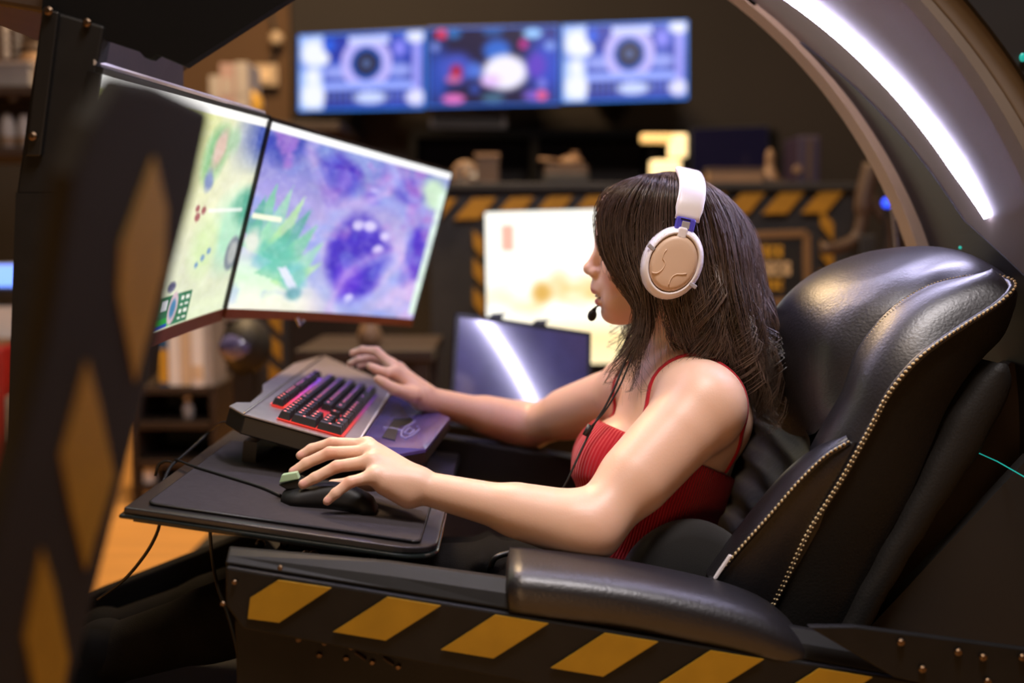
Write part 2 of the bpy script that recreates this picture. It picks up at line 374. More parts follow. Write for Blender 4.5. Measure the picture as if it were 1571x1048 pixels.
def pic_gauge(u, v):
    C = np.ones(u.shape+(3,))*np.array((26,44,150.))
    C = mixc(C, np.clip((fbm(u, v, 4, 2)-.4)*3, 0, 1)*.7, (50,90,210))
    C = mixc(C, rect(u, v, -1, .2, -1, 2)*np.clip(.4+fbm(u, v, 5, 4), 0, 1), (176,200,255))
    for (x, y, r) in ((.12,.75,.12),(.2,.68,.06),(.12,.2,.12),(.12,.45,.07)): C = mixc(C, blob(u, v, x, y, r, r*1.8, .4), (236,240,255))
    C = mixc(C, blob(u, v, .32, .5, .2, .12, .5)*.8, (170,180,250)); C = mixc(C, blob(u, v, .8, .5, .14, .12, .5)*.8, (170,180,250))
    d = np.hypot((u-.54)*1.70, v-.60)
    C = mixc(C, (d < .34).astype(float), (184,176,246)); C = mixc(C, (d < .22).astype(float), (34,90,190)); C = mixc(C, (d < .165).astype(float), (8,14,50)); C = mixc(C, (d < .07).astype(float), (70,90,140))
    C = mixc(C, rect(u, v, .2, .9, .27, .36), (150,170,255))
    C = mixc(C, rect(u, v, .22, .9, .10, .25)*((u*22 % 1) < .55), (40,50,96)); C = mixc(C, rect(u, v, .22, .9, .10, .25)*((u*22 % 1) >= .55), (80,100,210))
    C = mixc(C, blob(u, v, .57, .16, .16, .10, .4), (196,210,255))
    C = mixc(C, rect(u, v, .90, .97, .15, .93), (150,150,240)); C = mixc(C, blob(u, v, .93, .15, .10, .13, .4), (220,220,255)); C = mixc(C, blob(u, v, .93, .92, .1, .1, .4), (226,230,255))
    C = mixc(C, rect(u, v, .4, .72, .86, .95), (196,206,255)); C = mixc(C, blob(u, v, .8, .78, .07, .14, .5), (130,130,240)); C = mixc(C, blob(u, v, .25, .85, .06, .12, .5), (30,90,220))
    e = np.minimum(np.minimum(u, 1-u)*1.7, np.minimum(v, 1-v)); C = mixc(C, (e < .03).astype(float), (40,130,235))
    return C
def pic_status(u, v):
    C = np.ones(u.shape+(3,))*np.array((14,16,60.))
    C = mixc(C, blob(u, v, .9, .5, .22, .7, .7), (40,70,190)); C = mixc(C, blob(u, v, .08, .4, .12, .6, .7), (30,70,170))
    C = mixc(C, blob(u, v, .22, .48, .17, .26, .5), (60,80,190)); C = mixc(C, blob(u, v, .22, .44, .06, .12, .5), (170,20,60)); C = mixc(C, blob(u, v, .2, .35, .08, .06, .5), (200,100,150))
    C = mixc(C, blob(u, v, .53, .70, .13, .17, .4), (40,100,200)); C = mixc(C, blob(u, v, .36, .45, .08, .14, .5), (70,110,210))
    C = mixc(C, blob(u, v, .59, .42, .20, .26, .3), (240,236,255)); C = mixc(C, blob(u, v, .48, .32, .10, .10, .5), (226,190,250)); C = mixc(C, blob(u, v, .83, .50, .09, .2, .4), (90,60,190))
    for (x, y, w, c) in ((.11,.92,.06,(220,50,90)),(.2,.92,.07,(30,100,170)),(.5,.94,.1,(30,80,150)),(.80,.90,.09,(150,200,255)),(.73,.77,.04,(190,40,140)),(.2,.10,.11,(220,110,190)),(.5,.10,.11,(60,100,130)),(.82,.12,.12,(120,90,200)),(.87,.12,.05,(230,90,140)),(.06,.76,.04,(110,130,210)),(.93,.74,.05,(120,150,230)),(.87,.27,.04,(120,120,220)),(.36,.22,.05,(40,70,160))):
        C = mixc(C, blob(u, v, x, y, w, .075, .4), c)
    e = np.minimum(np.minimum(u, 1-u)*1.7, np.minimum(v, 1-v)); C = mixc(C, (e < .022).astype(float), (40,110,220))
    return C
def pic_warm(u, v):
    C = np.ones(u.shape+(3,))*np.array((255,252,240.))
    C = mixc(C, np.clip((.32-v)*7, 0, 1), (255,226,160)); C = mixc(C, np.clip((.2-v)*5, 0, 1)*.8, (255,236,190))
    C = mixc(C, .75*np.clip((fbm(u, v, 6, 41)-.38)*4, 0, 1)*blob(u, v, .5, .44, .6, .17, .6), (226,180,96))
    C = mixc(C, blob(u, v, .23, .47, .06, .10, .6), (206,164,84)); C = mixc(C, blob(u, v, .30, .53, .06, .12, .6)*.5, (220,180,110))
    C = mixc(C, rect(u, v, .07, .12, .74, .91)*.8, (222,150,130)); C = mixc(C, rect(u, v, -1, 2, .0, .015), (190,140,70))
    return C
def screen(name, parent, P, pic, gain, nu=160, nv=96, m='screen_picture', bulge=0.0):
    """P = corners tl, tr, br, bl (3-D); a fine vertex-coloured emissive sheet"""
    tl, tr, br, bl = [Vector(p) for p in P]; nrm = (tr-tl).cross(bl-tl).normalized(); rows = []
    for j in range(nv):
        t = j/(nv-1); row = []
        for i in range(nu):
            s = i/(nu-1); p = (tl*(1-s)+tr*s)*(1-t)+(bl*(1-s)+br*s)*t
            row.append(p+nrm*bulge*(4*s*(1-s)))
        rows.append(row)
    o = obj(name, grid(rows), m, parent, recalc=False, smooth=True)
    U, V = np.meshgrid(np.linspace(0,1,nu), np.linspace(1,0,nv)); C = srgb2lin(pic(U, V))*gain
    setcol(o, C.reshape(-1, 3)); return o

# ------------------------------------------------------------------ the room
struct('floor', box((0, 1.8, -.05), (9, 7.4, .1)), 'floor_wood')
YW = 4.75
struct('wall_back', box((0, YW+.05, 1.4), (9, .1, 2.8)), 'wall_dark')
struct('wall_left', box((-3.9, 1.8, 1.4), (.1, 7.4, 2.8)), 'wall_dark')
struct('wall_right', box((3.6, 1.8, 1.4), (.1, 7.4, 2.8)), 'wall_dark')
struct('wall_front', box((0, -1.85, 1.4), (9, .1, 2.8)), 'wall_dark')
struct('ceiling', box((0, 1.8, 2.85), (9, 7.4, .1)), 'ceiling_dark')
struct('baseboard_back', box((0, YW-.01, .05), (9, .02, .1)), 'dark_prop')

# ------------------------------------------------------------------ wall screens
def wallscreen(x0, x1, yl0, yr0, yl1, yr1, pic, label, Y):
    P = [W(x0, yl0, Y), W(x1, yr0, Y-.05), W(x1, yr1, Y-.05), W(x0, yl1, Y)]
    c = sum(P, Vector())/4; t = thing('wall_monitor', label, 'monitor', (c.x, c.y+.03, P[2].z), 'blue screens on the back wall')
    nrm = (P[1]-P[0]).cross(P[3]-P[0]).normalized()
    if nrm.y > 0: nrm = -nrm
    q = [c+(p-c)*1.035 for p in P]
    obj('bezel', prism([p-nrm*.004 for p in q], -nrm*.035), 'bezel_black', t, bevel=.004)
    obj('wall_mount', box((c.x, (c.y+.04+YW)/2, c.z), (.2, YW-c.y-.04, .16)), 'black_metal', t)
    screen('screen', t, P, pic, 1.12, 110, 66)
wallscreen(458, 652, 54, 45, 171, 167, pic_gauge, 'left blue wall monitor with a round gauge, beside the round wall fitting', 4.45)
wallscreen(656, 858, 43, 38, 165, 160, pic_status, 'middle wall monitor with dark blue ground and a white glow in its centre', 4.39)
wallscreen(862, 1055, 38, 31, 158, 152, pic_gauge, 'right blue wall monitor with a round gauge, nearest the white light arch', 4.33)

# ------------------------------------------------------------------ hazard-striped cabinet, bright monitor, sign
CY = 3.55
def cb(px, py, y=CY): return W(px, py, y)
a, b = cb(672, 335), cb(1300, 318)
t = thing('striped_cabinet', 'black cabinet bordered with yellow hazard stripes behind the bright monitor', 'cabinet', ((a.x+b.x)/2, CY+.3, 0))
ztop = cb(985, 292).z
obj('body', box(((a.x+b.x)/2, CY+.325, ztop/2), (b.x-a.x+.06, .60, ztop)), 'dark_prop', t, bevel=.006)
obj('worktop', box(((a.x+b.x)/2, CY+.32, ztop+.012), (b.x-a.x+.12, .66, .024)), 'dark_prop', t, bevel=.004)
def stripe(parent, pts, off, m='tape_yellow_far'):
    pts = [Vector(p) for p in pts]; n = (pts[1]-pts[0]).cross(pts[2]-pts[0]).normalized()
    if n.y > 0: n = -n
    return obj('tape_stripe', prism([p+n*off for p in pts], n*.0015), m, parent)
for x in (640, 700, 758, 817, 876, 935, 994, 1053, 1112, 1172, 1232):
    yy = 304-(x-700)*.018
    stripe(t, [cb(x+25, yy), cb(x+62, yy-1), cb(x+35, yy+32), cb(x-4, yy+33)], .002)
for y in (352, 395, 440, 485, 530): stripe(t, [cb(726, y), cb(743, y+18), cb(743, y+46), cb(726, y+26)], .002)
for y in (322, 368, 412): stripe(t, [cb(1258, y), cb(1278, y+20), cb(1278, y+48), cb(1258, y+24)], .002)
for y in (500, 540): stripe(t, [cb(412, y-10), cb(432, y+8), cb(432, y+36), cb(412, y+14)], .002) if False else None
# small partner post with tape left of the cabinet
p0, p1 = W(408, 470, 3.3), W(436, 640, 3.3)
t2 = thing('striped_post', 'dark post with yellow tape under the left monitor, beyond the keyboard', 'post', ((p0.x+p1.x)/2, 3.34, 0))
obj('post', box(((p0.x+p1.x)/2, 3.34, .43), (.075, .07, .86)), 'dark_prop', t2, bevel=.004)
for y in (470, 512, 556): stripe(t2, [W(413, y, 3.3), W(432, y+16, 3.3), W(432, y+44, 3.3), W(413, y+24, 3.3)], .002)

MY = 3.05
P = [W(744, 326, MY), W(1118, 316, MY), W(1118, 556, MY), W(748, 560, MY)]
c = sum(P, Vector())/4
t = thing('bright_monitor', 'large bright warm monitor showing a pale landscape, behind her face', 'monitor', (c.x, MY+.05, P[2].z-.16))
q = [c+(p-c)*1.02 for p in P]
obj('bezel', prism([p+Vector((0,.004,0)) for p in q], (0,.04,0)), 'bezel_black', t, bevel=.005)
obj('stand', cat(box((c.x, MY+.06, P[2].z-.06), (.07,.04,.22)), box((c.x, MY+.06, P[2].z-.16), (.28,.2,.018))), 'bezel_black', t, bevel=.004)
screen('screen', t, P, pic_warm, 1.35, 100, 66)
DZ = P[2].z-.17
t = thing('back_desk', 'dark desk with a wooden top holding the bright monitor', 'desk', (c.x, MY+.1, 0))
obj('desktop', box((c.x+.05, MY+.10, DZ-.015), (1.06, .40, .03)), 'shelf_wood', t, bevel=.004)
for sx in (-.42, .52):
    for sy in (-.06, .26): obj('leg', box((c.x+sx, MY+sy, (DZ-.03)/2), (.05,.05,DZ-.03)), 'dark_prop', t)

# sign
SY = 3.553
P = [W(1135, 362, SY), W(1238, 358, SY), W(1240, 462, SY), W(1135, 466, SY)]; c = sum(P, Vector())/4
t = thing('framed_sign', 'framed black sign with yellow and cream lettering on the striped cabinet', 'sign', (c.x, SY+.02, P[2].z))
obj('board', prism([p+Vector((0,.008,0)) for p in P], (0,.015,0)), 'sign_black', t)
def bar(p, q, w):
    d = (q-p).normalized(); n = Vector((0,1,0)).cross(d)*w/2; return prism([p-n, q-n, q+n, p+n], (0,.022,0))
for i in range(4): obj('frame_bar', bar(P[i]+(P[i]-P[i-1]).normalized()*.0, P[(i+1) % 4], .024), 'sign_frame', t, bevel=.002)
def glyphs(x0, x1, y, h, m, n):
    w = (x1-x0)/n
    for k in range(n):
        xa = x0+k*w; xb = xa+w*.72
        obj('letter', cat(prism([W(xa, y-h, SY-.002), W(xa+w*.26, y-h, SY-.002), W(xa+w*.26, y, SY-.002), W(xa, y, SY-.002)], (0,.003,0)),
                          prism([W(xa, y-h*(.25 if k % 2 else .55), SY-.0025), W(xb, y-h*(.25 if k % 2 else .55), SY-.0025), W(xb, y, SY-.0025), W(xa, y, SY-.0025)], (0,.003,0)),
                          prism([W(xa, y-h, SY-.003), W(xb, y-h, SY-.003), W(xb, y-h*.7, SY-.003), W(xa, y-h*.7, SY-.003)], (0,.003,0))), m, t)
glyphs(1150, 1203, 394, 17, 'sign_yellow', 5); glyphs(1150, 1216, 422, 20, 'sign_cream', 5); glyphs(1150, 1203, 444, 15, 'sign_yellow', 6)

# things standing on the striped cabinet
def topz(px, y): return ztop+.024
Y = CY+.2
zt = ztop+.024
def X(px, y=Y): return W(px, 300, y).x
def Zp(py, y=Y): return W(785, py, y).z
t = thing('desk_fan', 'small round grey-brown fan on the cabinet, right of the far screen corner', 'fan', (X(715), Y, zt))
obj('base', lathe([(.05,0),(.05,.012),(.012,.02),(.012,.05)], (X(715), Y, zt)), 'prop_brown', t, smooth=True)
cz = Zp(269); rad = .045*1.0
obj('cage', cat(lathe([(.036,-.02),(.046,-.018),(.046,.018),(.036,.02)], (X(715), Y-.02, cz), (0,1,0)), lathe([(.004,-.03),(.012,-.028),(.012,.03),(.004,.032)], (X(715), Y-.02, cz), (0,1,0), 14)), 'prop_tan', t, smooth=True)
for k in range(5):
    a = 2*math.pi*k/5; d = Vector((math.cos(a), 0, math.sin(a))); n = Vector((-math.sin(a), .5, math.cos(a)))
    c = Vector((X(715), Y-.045, cz)); obj('blade', prism([c+d*.010-n*.006, c+d*.036-n*.014, c+d*.036+n*.012, c+d*.010+n*.006], (0,.003,0)), 'prop_grey', t)
t = thing('cardboard_box', 'low brown box on the cabinet beside the round fan', 'box', (X(748), Y, zt))
obj('carton', box((X(748), Y+.02, zt+.045), (.075,.12,.09)), 'prop_brown', t, bevel=.002); obj('lid', box((X(748), Y+.02, zt+.094), (.081,.126,.012)), 'prop_tan', t, bevel=.002)
t = thing('model_vehicle', 'small tan model tank on the cabinet between fan and lamp', 'model', (X(868), Y, zt))
obj('tracks', cat(box((X(868), Y-.05, zt+.018), (.15,.03,.036)), box((X(868), Y+.05, zt+.018), (.15,.03,.036))), 'dark_prop', t, bevel=.012, seg=3)
obj('hull', box((X(868), Y, zt+.045), (.14,.10,.035)), 'prop_brown', t, bevel=.008)
obj('turret', cat(ellip((X(876), Y, zt+.075), (.04,.036,.02)), tube([(X(860),Y,zt+.078),(X(826),Y,zt+.084)], .006)), 'prop_tan', t, smooth=True)
obj('hatch', lathe([(.012,0),(.012,.018)], (X(882), Y, zt+.09), n=12), 'prop_tan', t)
# lamp
Y2 = CY+.28
t = thing('glowing_lamp', 'bent warm glowing lamp above a lit cube, behind the top of her head', 'lamp', (W(1015,290,Y2).x, Y2, zt))
def lb(x0, y0, x1, y1, name, m, d=.05):
    p, q = W(x0, y0, Y2), W(x1, y1, Y2); return obj(name, box(((p.x+q.x)/2, Y2, (p.z+q.z)/2), (abs(q.x-p.x), d, abs(p.z-q.z))), m, t, bevel=.008, seg=3)
lb(983, 206, 1034, 219, 'arm', 'lamp_glow'); lb(1026, 206, 1053, 242, 'head', 'lamp_candle'); lb(998, 246, 1043, 276, 'cube_light', 'lamp_candle', .06)
p = W(1012, 292, Y2); obj('stem', box((W(1044,260,Y2).x, Y2, (zt+W(1000,240,Y2).z)/2), (.012,.02,W(1000,240,Y2).z-zt)), 'black_metal', t)
obj('foot', box((W(1020,290,Y2).x, Y2, zt+.008), (.11,.09,.016)), 'black_metal', t, bevel=.003)
t = thing('dim_monitor', 'dim dark violet monitor on the cabinet right of the lamp', 'monitor', (X(1120, Y2), Y2, zt))
P = [W(1062, 198, Y2), W(1178, 194, Y2), W(1178, 262, Y2), W(1062, 266, Y2)]; c = sum(P, Vector())/4
obj('bezel', prism([c+(p-c)*1.05+Vector((0,.004,0)) for p in P], (0,.03,0)), 'bezel_black', t, bevel=.003)
obj('screen', prism(P, (0,.004,0)), 'screen_off', t)
obj('stand', cat(box((c.x, Y2+.03, (zt+c.z)/2), (.03,.02,c.z-zt)), box((c.x, Y2, zt+.006), (.16,.12,.012))), 'prop_brown', t, bevel=.002)
t = thing('paper_stack', 'long tan box lying in front of the dim monitor on the cabinet', 'box', (X(1120,CY+.08), CY+.08, zt))
obj('tray', box((X(1125,CY+.08), CY+.08, zt+.02), (.17,.08,.04)), 'prop_tan', t, bevel=.004); obj('lid', box((X(1125,CY+.08), CY+.08, zt+.043), (.176,.086,.008)), 'prop_brown', t, bevel=.002)
t = thing('figurine', 'small pale conical ornament on the cabinet right of the dim monitor', 'ornament', (X(1180,CY+.1), CY+.1, zt))
obj('body', lathe([(.035,0),(.03,.02),(.016,.05),(.012,.07),(.015,.08),(.011,.10),(.001,.112)], (X(1180,CY+.1), CY+.1, zt), n=16), 'prop_tan', t, smooth=True)
obj('base', box((X(1180,CY+.1), CY+.1, zt+.006), (.085,.085,.012)), 'prop_brown', t)
t = thing('violet_tower', 'narrow violet upright case at the right end of the cabinet', 'computer', (X(1228,CY+.22), CY+.22, zt))
obj('case', box((X(1228,CY+.22), CY+.22, (zt+Zp(212,CY+.22))/2), (.07,.2,Zp(212,CY+.22)-zt)), 'prop_purple', t, bevel=.006)
obj('front_strip', box((X(1240,CY+.12), CY+.118, (zt+Zp(212,CY+.22))/2), (.016,.006,.13)), 'prop_brown', t); 
obj('dial', lathe([(.014,0),(.014,.008),(.009,.01)], (X(1222,CY+.12), CY+.121, zt+.045), (0,-1,0), 14), 'prop_tan', t)
# curved robot-arm-like stand
t = thing('curved_stand', 'brown curved tube stand on the floor between cabinet and arch', 'stand', (W(1320,400,3.3).x, 3.3, 0))
obj('arm', tube(wspline([(1338,252,3.3),(1326,300,3.3),(1322,340,3.3),(1312,366,3.3),(1285,380,3.28),(1262,382,3.26)], 24), [.026]*10+[.018]*14, 12), 'prop_brown', t, smooth=True)
obj('brace', tube(wspline([(1335,300,3.32),(1348,325,3.32),(1362,350,3.32),(1360,420,3.32)], 14), .014, 10), 'prop_brown', t, smooth=True)
pz = W(1318,360,3.3); obj('column', box((pz.x+.02, 3.3, pz.z/2), (.05,.05,pz.z)), 'dark_prop', t, bevel=.006); obj('foot', lathe([(.16,0),(.16,.015),(.04,.03)], (pz.x+.02, 3.3, 0)), 'dark_prop', t, smooth=True)
c = W(1361, 311, 3.2); t = thing('indicator_light', 'round blue indicator lamp on a thin stalk beside the arch', 'light', (c.x, 3.2, 0))
obj('bulb', ellip(c, (.013,.013,.013)), 'led_blue', t, smooth=True); obj('stalk', tube([(c.x, 3.22, 0), (c.x, 3.215, c.z)], .006), 'black_metal', t); obj('foot', lathe([(.06,0),(.06,.012),(.01,.02)], (c.x, 3.22, 0), n=16), 'black_metal', t)

# upper dark shelf on the back wall
t = thing('wall_shelf', 'dark shelf unit on the back wall under the blue screens', 'shelf', (W(900,230,4.5).x, 4.55, W(900,262,4.5).z))
p, q = W(632, 214, 4.5), W(1190, 214, 4.5)
for py in (206, 292): obj('board', box(((p.x+q.x)/2, 4.6, W(900,py,4.5).z), (q.x-p.x, .28, .03)), 'deep_black', t, bevel=.003)
for px in (634, 820, 1000, 1186): obj('upright', box((W(px,214,4.5).x, 4.6, (W(900,206,4.5).z+W(900,292,4.5).z)/2), (.03,.27,W(900,206,4.5).z-W(900,292,4.5).z-.03)), 'deep_black', t)
t = thing('shelf_speaker', 'grey bar on top of the dark wall shelf, under the middle blue screen', 'speaker', (W(718,190,4.5).x, 4.52, W(718,204,4.5).z+.015))
z0 = W(718,204,4.5).z+.015; obj('case', box((W(718,190,4.5).x, 4.52, z0+.035), (.30,.10,.07)), 'prop_grey', t, bevel=.008); obj('grille', box((W(718,190,4.5).x, 4.468, z0+.035), (.27,.006,.05)), 'dark_prop', t)

# ------------------------------------------------------------------ wall fittings at left
struct('wall_lamplit_patch', box((W(330,100,YW-.02).x, YW-.02, 1.9), (.62,.04,1.8)), 'wall_lamplit')  # panel coloured as the lamp-lit part of the back wall
t = thing('wall_switch', 'square ivory switch box with a cord above it on the back wall', 'switch', (W(408,116,4.7).x, 4.7, W(408,132,4.7).z))
c = W(408,116,4.68); obj('plate', box(c, (.10,.03,.088)), 'switch_ivory', t, bevel=.006); obj('rocker', box(c+Vector((0,-.018,0)), (.04,.01,.05)), 'paper_cream', t, bevel=.003)
t = thing('round_fitting', 'round pale wall fitting hanging from a cord above the switch', 'fitting', (W(425,60,4.7).x, 4.7, W(425,75,4.7).z))
c = W(425,60,4.68); obj('disc', lathe([(.028,0),(.028,.02),(.018,.03)], c, (0,-1,0)), 'switch_ivory', t, smooth=True); obj('cord', tube([c, W(415,20,4.69), W(414,-60,4.69)], .006), 'cable_black', t)
obj('lead', tube([c, W(420,85,4.69), W(416,100,4.69)], .007), 'cable_black', t)

# shelf below the lamplit wall patch with papers (mostly hidden by the big screens)
SYL = 4.1
t = thing('paper_shelf', 'brown shelf on the back wall behind the top of the curved monitors', 'shelf', (W(370,190,SYL).x, SYL+.2, W(370,190,SYL).z))
zs = W(370,188,SYL).z; obj('board', box((W(350,188,SYL).x, 4.4, zs-.015), (.8,.66,.03)), 'shelf_wood', t, bevel=.003)
for k in (-.3, .3): obj('bracket', box((W(350,188,SYL).x+k, 4.62, zs-.09), (.03,.22,.12)), 'dark_prop', t)
def binder(px, w, pyt, m, label, Y=4.05):
    c = W(px, 150, Y); zt_ = W(px, pyt, Y).z; wd = w*Y/F
    t = thing('binder', label, 'binder', (c.x, Y, zs)); 
    obj('cover', box((c.x, Y+.1, (zs+zt_)/2), (wd, .2, zt_-zs)), m, t, bevel=.003)
    obj('spine_label', box((c.x, Y-.001, zs+(zt_-zs)*.6), (wd*.6, .004, (zt_-zs)*.3)), 'binder_white', t)
binder(330, 18, 116, 'binder_white', 'narrow white binder, leftmost on the shelf behind the monitors')
binder(349, 22, 97, 'paper_pink', 'pinkish binder beside the narrow white one')
binder(371, 20, 95, 'binder_white', 'white binder left of the ivory wall switch')
t = thing('yellow_ring', 'yellow ring-shaped reel on the shelf beside the binders', 'reel', (W(382,175,4.12).x, 4.12, zs))
c = W(378,178,4.12); obj('rim', lathe([(.032,-.02),(.06,-.022),(.06,.022),(.032,.02)], (c.x, 4.12, zs+.061), (0,1,0)), 'prop_yellow', t, smooth=True); obj('hub', lathe([(.031,-.016),(.031,.016)], (c.x, 4.12, zs+.061), (0,1,0)), 'dark_prop', t)

# left storage rack, far left
RY = 3.1
t = thing('storage_rack', 'dark storage rack with three boards at the far left edge', 'shelf', (W(20,300,RY).x, RY+.15, 0))
for py in (132, 226, 442, 520): obj('board', box((W(-30,py,RY).x, RY+.17, W(0,py,RY).z-.012), (.62,.36,.024)), 'shelf_wood' if py < 400 else 'dark_prop', t, bevel=.003)
for sx in (-.31, .30): obj('upright', box((W(-30,200,RY).x+sx, RY+.33, .80), (.03,.03,1.6)), 'dark_prop', t)
bz = [W(0,py,RY).z for py in (132, 226, 442, 520)]
obj('mesh_back', box((W(-30,90,RY).x, RY+.34, W(0,70,RY).z), (.62,.01,.4)), 'prop_brown', t)
for i, (px, pt, pb, r, m) in enumerate(((9,28,92,.013,'prop_pale'),(27,28,92,.012,'prop_grey'),(47,20,42,.012,'prop_pale'))):
    x = W(px,60,RY+.1).x; zt_, zb = W(0,pt,RY+.1).z, W(0,pb,RY+.1).z; n = int((zt_-zb)/.022)
    t = thing('bead_strand', ['pale strand of round beads hanging at the far left edge','grey strand of beads hanging second from the far left edge','short strand of two pale beads beside the cockpit post'][i], 'ornament', (x, RY+.1, zb))
    for k in range(max(2, n)): obj('bead', ellip((x, RY+.1, zt_-.011-k*.022), (r, r, .0115), nu=7, nv=10), m, t, smooth=True)
    obj('string', tube([(x, RY+.1, zb), (x, RY+.1, zt_+.02), (x, RY+.335, zt_+.05)], .003, 6), 'cable_black', t)
t = thing('tan_jar', 'tan jar on the upper board of the left rack', 'jar', (W(52,100,RY+.08).x, RY+.1, bz[0]))
x = W(52,100,RY+.08).x; obj('body', lathe([(.045,0),(.05,.02),(.05,.08),(.04,.10)], (x, RY+.1, bz[0])), 'prop_tan', t, smooth=True); obj('lid', lathe([(.042,.10),(.042,.12),(.02,.125)], (x, RY+.1, bz[0])), 'prop_brown', t, smooth=True)
t = thing('grey_basket', 'grey mesh basket on the upper board of the left rack', 'basket', (W(18,116,RY).x, RY+.06, bz[0]))
x = W(14,116,RY).x; obj('walls', box((x, RY+.06, bz[0]+.03), (.10,.10,.06)), 'prop_grey', t, bevel=.004); obj('rim', box((x, RY+.06, bz[0]+.063), (.108,.108,.008)), 'prop_pale', t)
for i, px in enumerate((5, 31)):
    t = thing('pale_bottle', ['pale tapered bottle at the very left edge of the rack','pale tapered bottle on the rack beside the cockpit post'][i], 'bottle', (W(px,200,RY+.05).x, RY+.08, bz[1]), 'pale bottles on the rack')
    x = W(px,200,RY+.05).x; obj('body', lathe([(.018,0),(.021,.02),(.021,.06),(.014,.088),(.004,.10)], (x, RY+.08, bz[1]), n=16), 'prop_pale', t, smooth=True); obj('band', lathe([(.0216,.012),(.0222,.018),(.0222,.03),(.0216,.034)], (x, RY+.08, bz[1]), n=16), 'prop_tan', t)
t = thing('knob_ornament', 'small round grey knob hung above the pale bottles', 'ornament', (W(20,150,RY+.05).x, RY+.05, W(20,152,RY).z))
c = W(20,150,RY+.08); obj('ball', ellip(c, (.012,.012,.012)), 'prop_grey', t, smooth=True); obj('stem', tube([c, (c.x, c.y, bz[0]-.024)], .003), 'dark_prop', t)
# blue light box, white box, red boxes
t = thing('light_box', 'small glowing blue light box at the left edge', 'light', (W(14,430,RY).x, RY+.05, bz[2]))
x = W(8,420,RY).x; obj('case', box((x, RY+.07, (bz[2]+W(0,405,RY).z)/2), (.11,.1,W(0,405,RY).z-bz[2])), 'paper_white', t, bevel=.004); obj('glow_face', box((x, RY+.017, (bz[2]+W(0,405,RY).z)/2), (.10,.006,(W(0,405,RY).z-bz[2])*.9)), 'shelf_light', t)
t = thing('white_carton', 'white carton on the lower board of the left rack below the blue light', 'box', (W(10,455,RY).x, RY+.05, bz[3]))
h = (bz[2]-bz[3]-.03)*.8; obj('carton', box((W(4,455,RY).x, RY+.06, bz[3]+h/2), (.11,.1,h)), 'paper_white', t, bevel=.003); obj('flap', box((W(4,455,RY).x, RY+.06, bz[3]+h+.002), (.112,.05,.004)), 'paper_cream', t)
t = thing('red_machine', 'red and silver machine standing under the left rack', 'machine', (W(5,560,RY-.1).x, RY-.02, 0))
x = W(-4,560,RY).x; zt_ = W(0,526,RY).z; obj('body', box((x, RY-.01, zt_/2), (.12,.18,zt_)), 'prop_red', t, bevel=.012); obj('side_trim', box((x+.062, RY-.01, zt_*.6), (.01,.16,zt_*.25)), 'prop_pale', t)
obj('cap', box((x, RY-.01, zt_+.006), (.10,.15,.012)), 'prop_tan', t); obj('knob', lathe([(.016,0),(.016,.014)], (x+.03, RY-.102, W(0,592,RY).z), (0,-1,0), 14), 'prop_tan', t)
t = thing('floor_appliance', 'pale appliance with black slots on the floor at lower left corner', 'appliance', (W(10,1010,1.9).x, 1.95, 0))
c = W(8,1005,1.9); obj('shell', box((c.x-.03, 1.98, c.z/2+.02), (.16,.2,c.z+.04)), 'prop_tan', t, bevel=.02, seg=3)
for k in (0, 1): obj('slot', box((c.x+.0, 1.88, c.z-.01-.05*k), (.09,.012,.012), rot_axis('Y', 18)), 'bezel_black', t)

# ------------------------------------------------------------------ bookcase under the left monitor
BY = 3.30
t = thing('low_bookcase', 'dark brown low bookcase beyond the desk tray, under the left monitor', 'bookcase', (W(280,640,BY).x, BY+.15, 0))
bxl, bxr = W(205,600,BY).x, W(328,600,BY).x
zb = [W(280,py,BY).z for py in (592, 646, 705, 770)]
for z in zb+[.06]: obj('board', box(((bxl+bxr)/2, BY+.14, z-.012), (bxr-bxl, .3, .022)), 'shelf_wood', t, bevel=.002)
for x in (bxl, bxr): obj('side_panel', box((x, BY+.14, zb[0]/2), (.02,.3,zb[0])), 'shelf_wood', t)
obj('back_panel', box(((bxl+bxr)/2, BY+.295, zb[0]/2), (bxr-bxl,.01,zb[0])), 'dark_prop', t)
def book(px0, px1, pyt, m, label, z, Y, tilt=0, grp='upright books under the left monitor', band=None):
    x0, x1 = W(px0,550,Y).x, W(px1,550,Y).x; zt_ = W(0,pyt,Y).z; h = zt_-z; c = Vector(((x0+x1)/2, Y+.08, z))
    t = thing('book', label, 'book', c, grp); w = x1-x0
    obj('cover', cat(box(c+Vector((-w/2+.0015,.0,h/2)), (.003,.16,h)), box(c+Vector((w/2-.0015,0,h/2)), (.003,.16,h)), box(c+Vector((0,-.079,h/2)), (w,.003,h))), m, t)
    obj('pages', box(c+Vector((0,.002,h/2-.002)), (w-.006,.152,h-.008)), 'paper_cream', t)
    if band: obj('spine_band', box(c+Vector((0,-.081,h*band[1])), (w*.98,.002,h*band[2])), band[0], t)
book(244, 258, 490, 'blue_card', 'narrow book with blue and yellow spine, leftmost on the bookcase', zb[0], BY-.0, band=('yellow_card', .3, .5))
book(259, 276, 484, 'paper_white', 'white book right of the blue and yellow spine', zb[0], BY)
book(277, 293, 480, 'paper_cream', 'cream book in the middle of the upright row', zb[0], BY)
book(294, 311, 486, 'paper_white', 'thick white book second from the right of the row', zb[0], BY-.01, band=('paper_cream', .2, .2))
book(312, 325, 492, 'prop_pale', 'pale grey book at the right end of the row', zb[0], BY)
t = thing('small_bottle', 'small white bottle on the second bookcase board', 'bottle', (W(286,640,BY+.02).x, BY+.04, zb[1]))
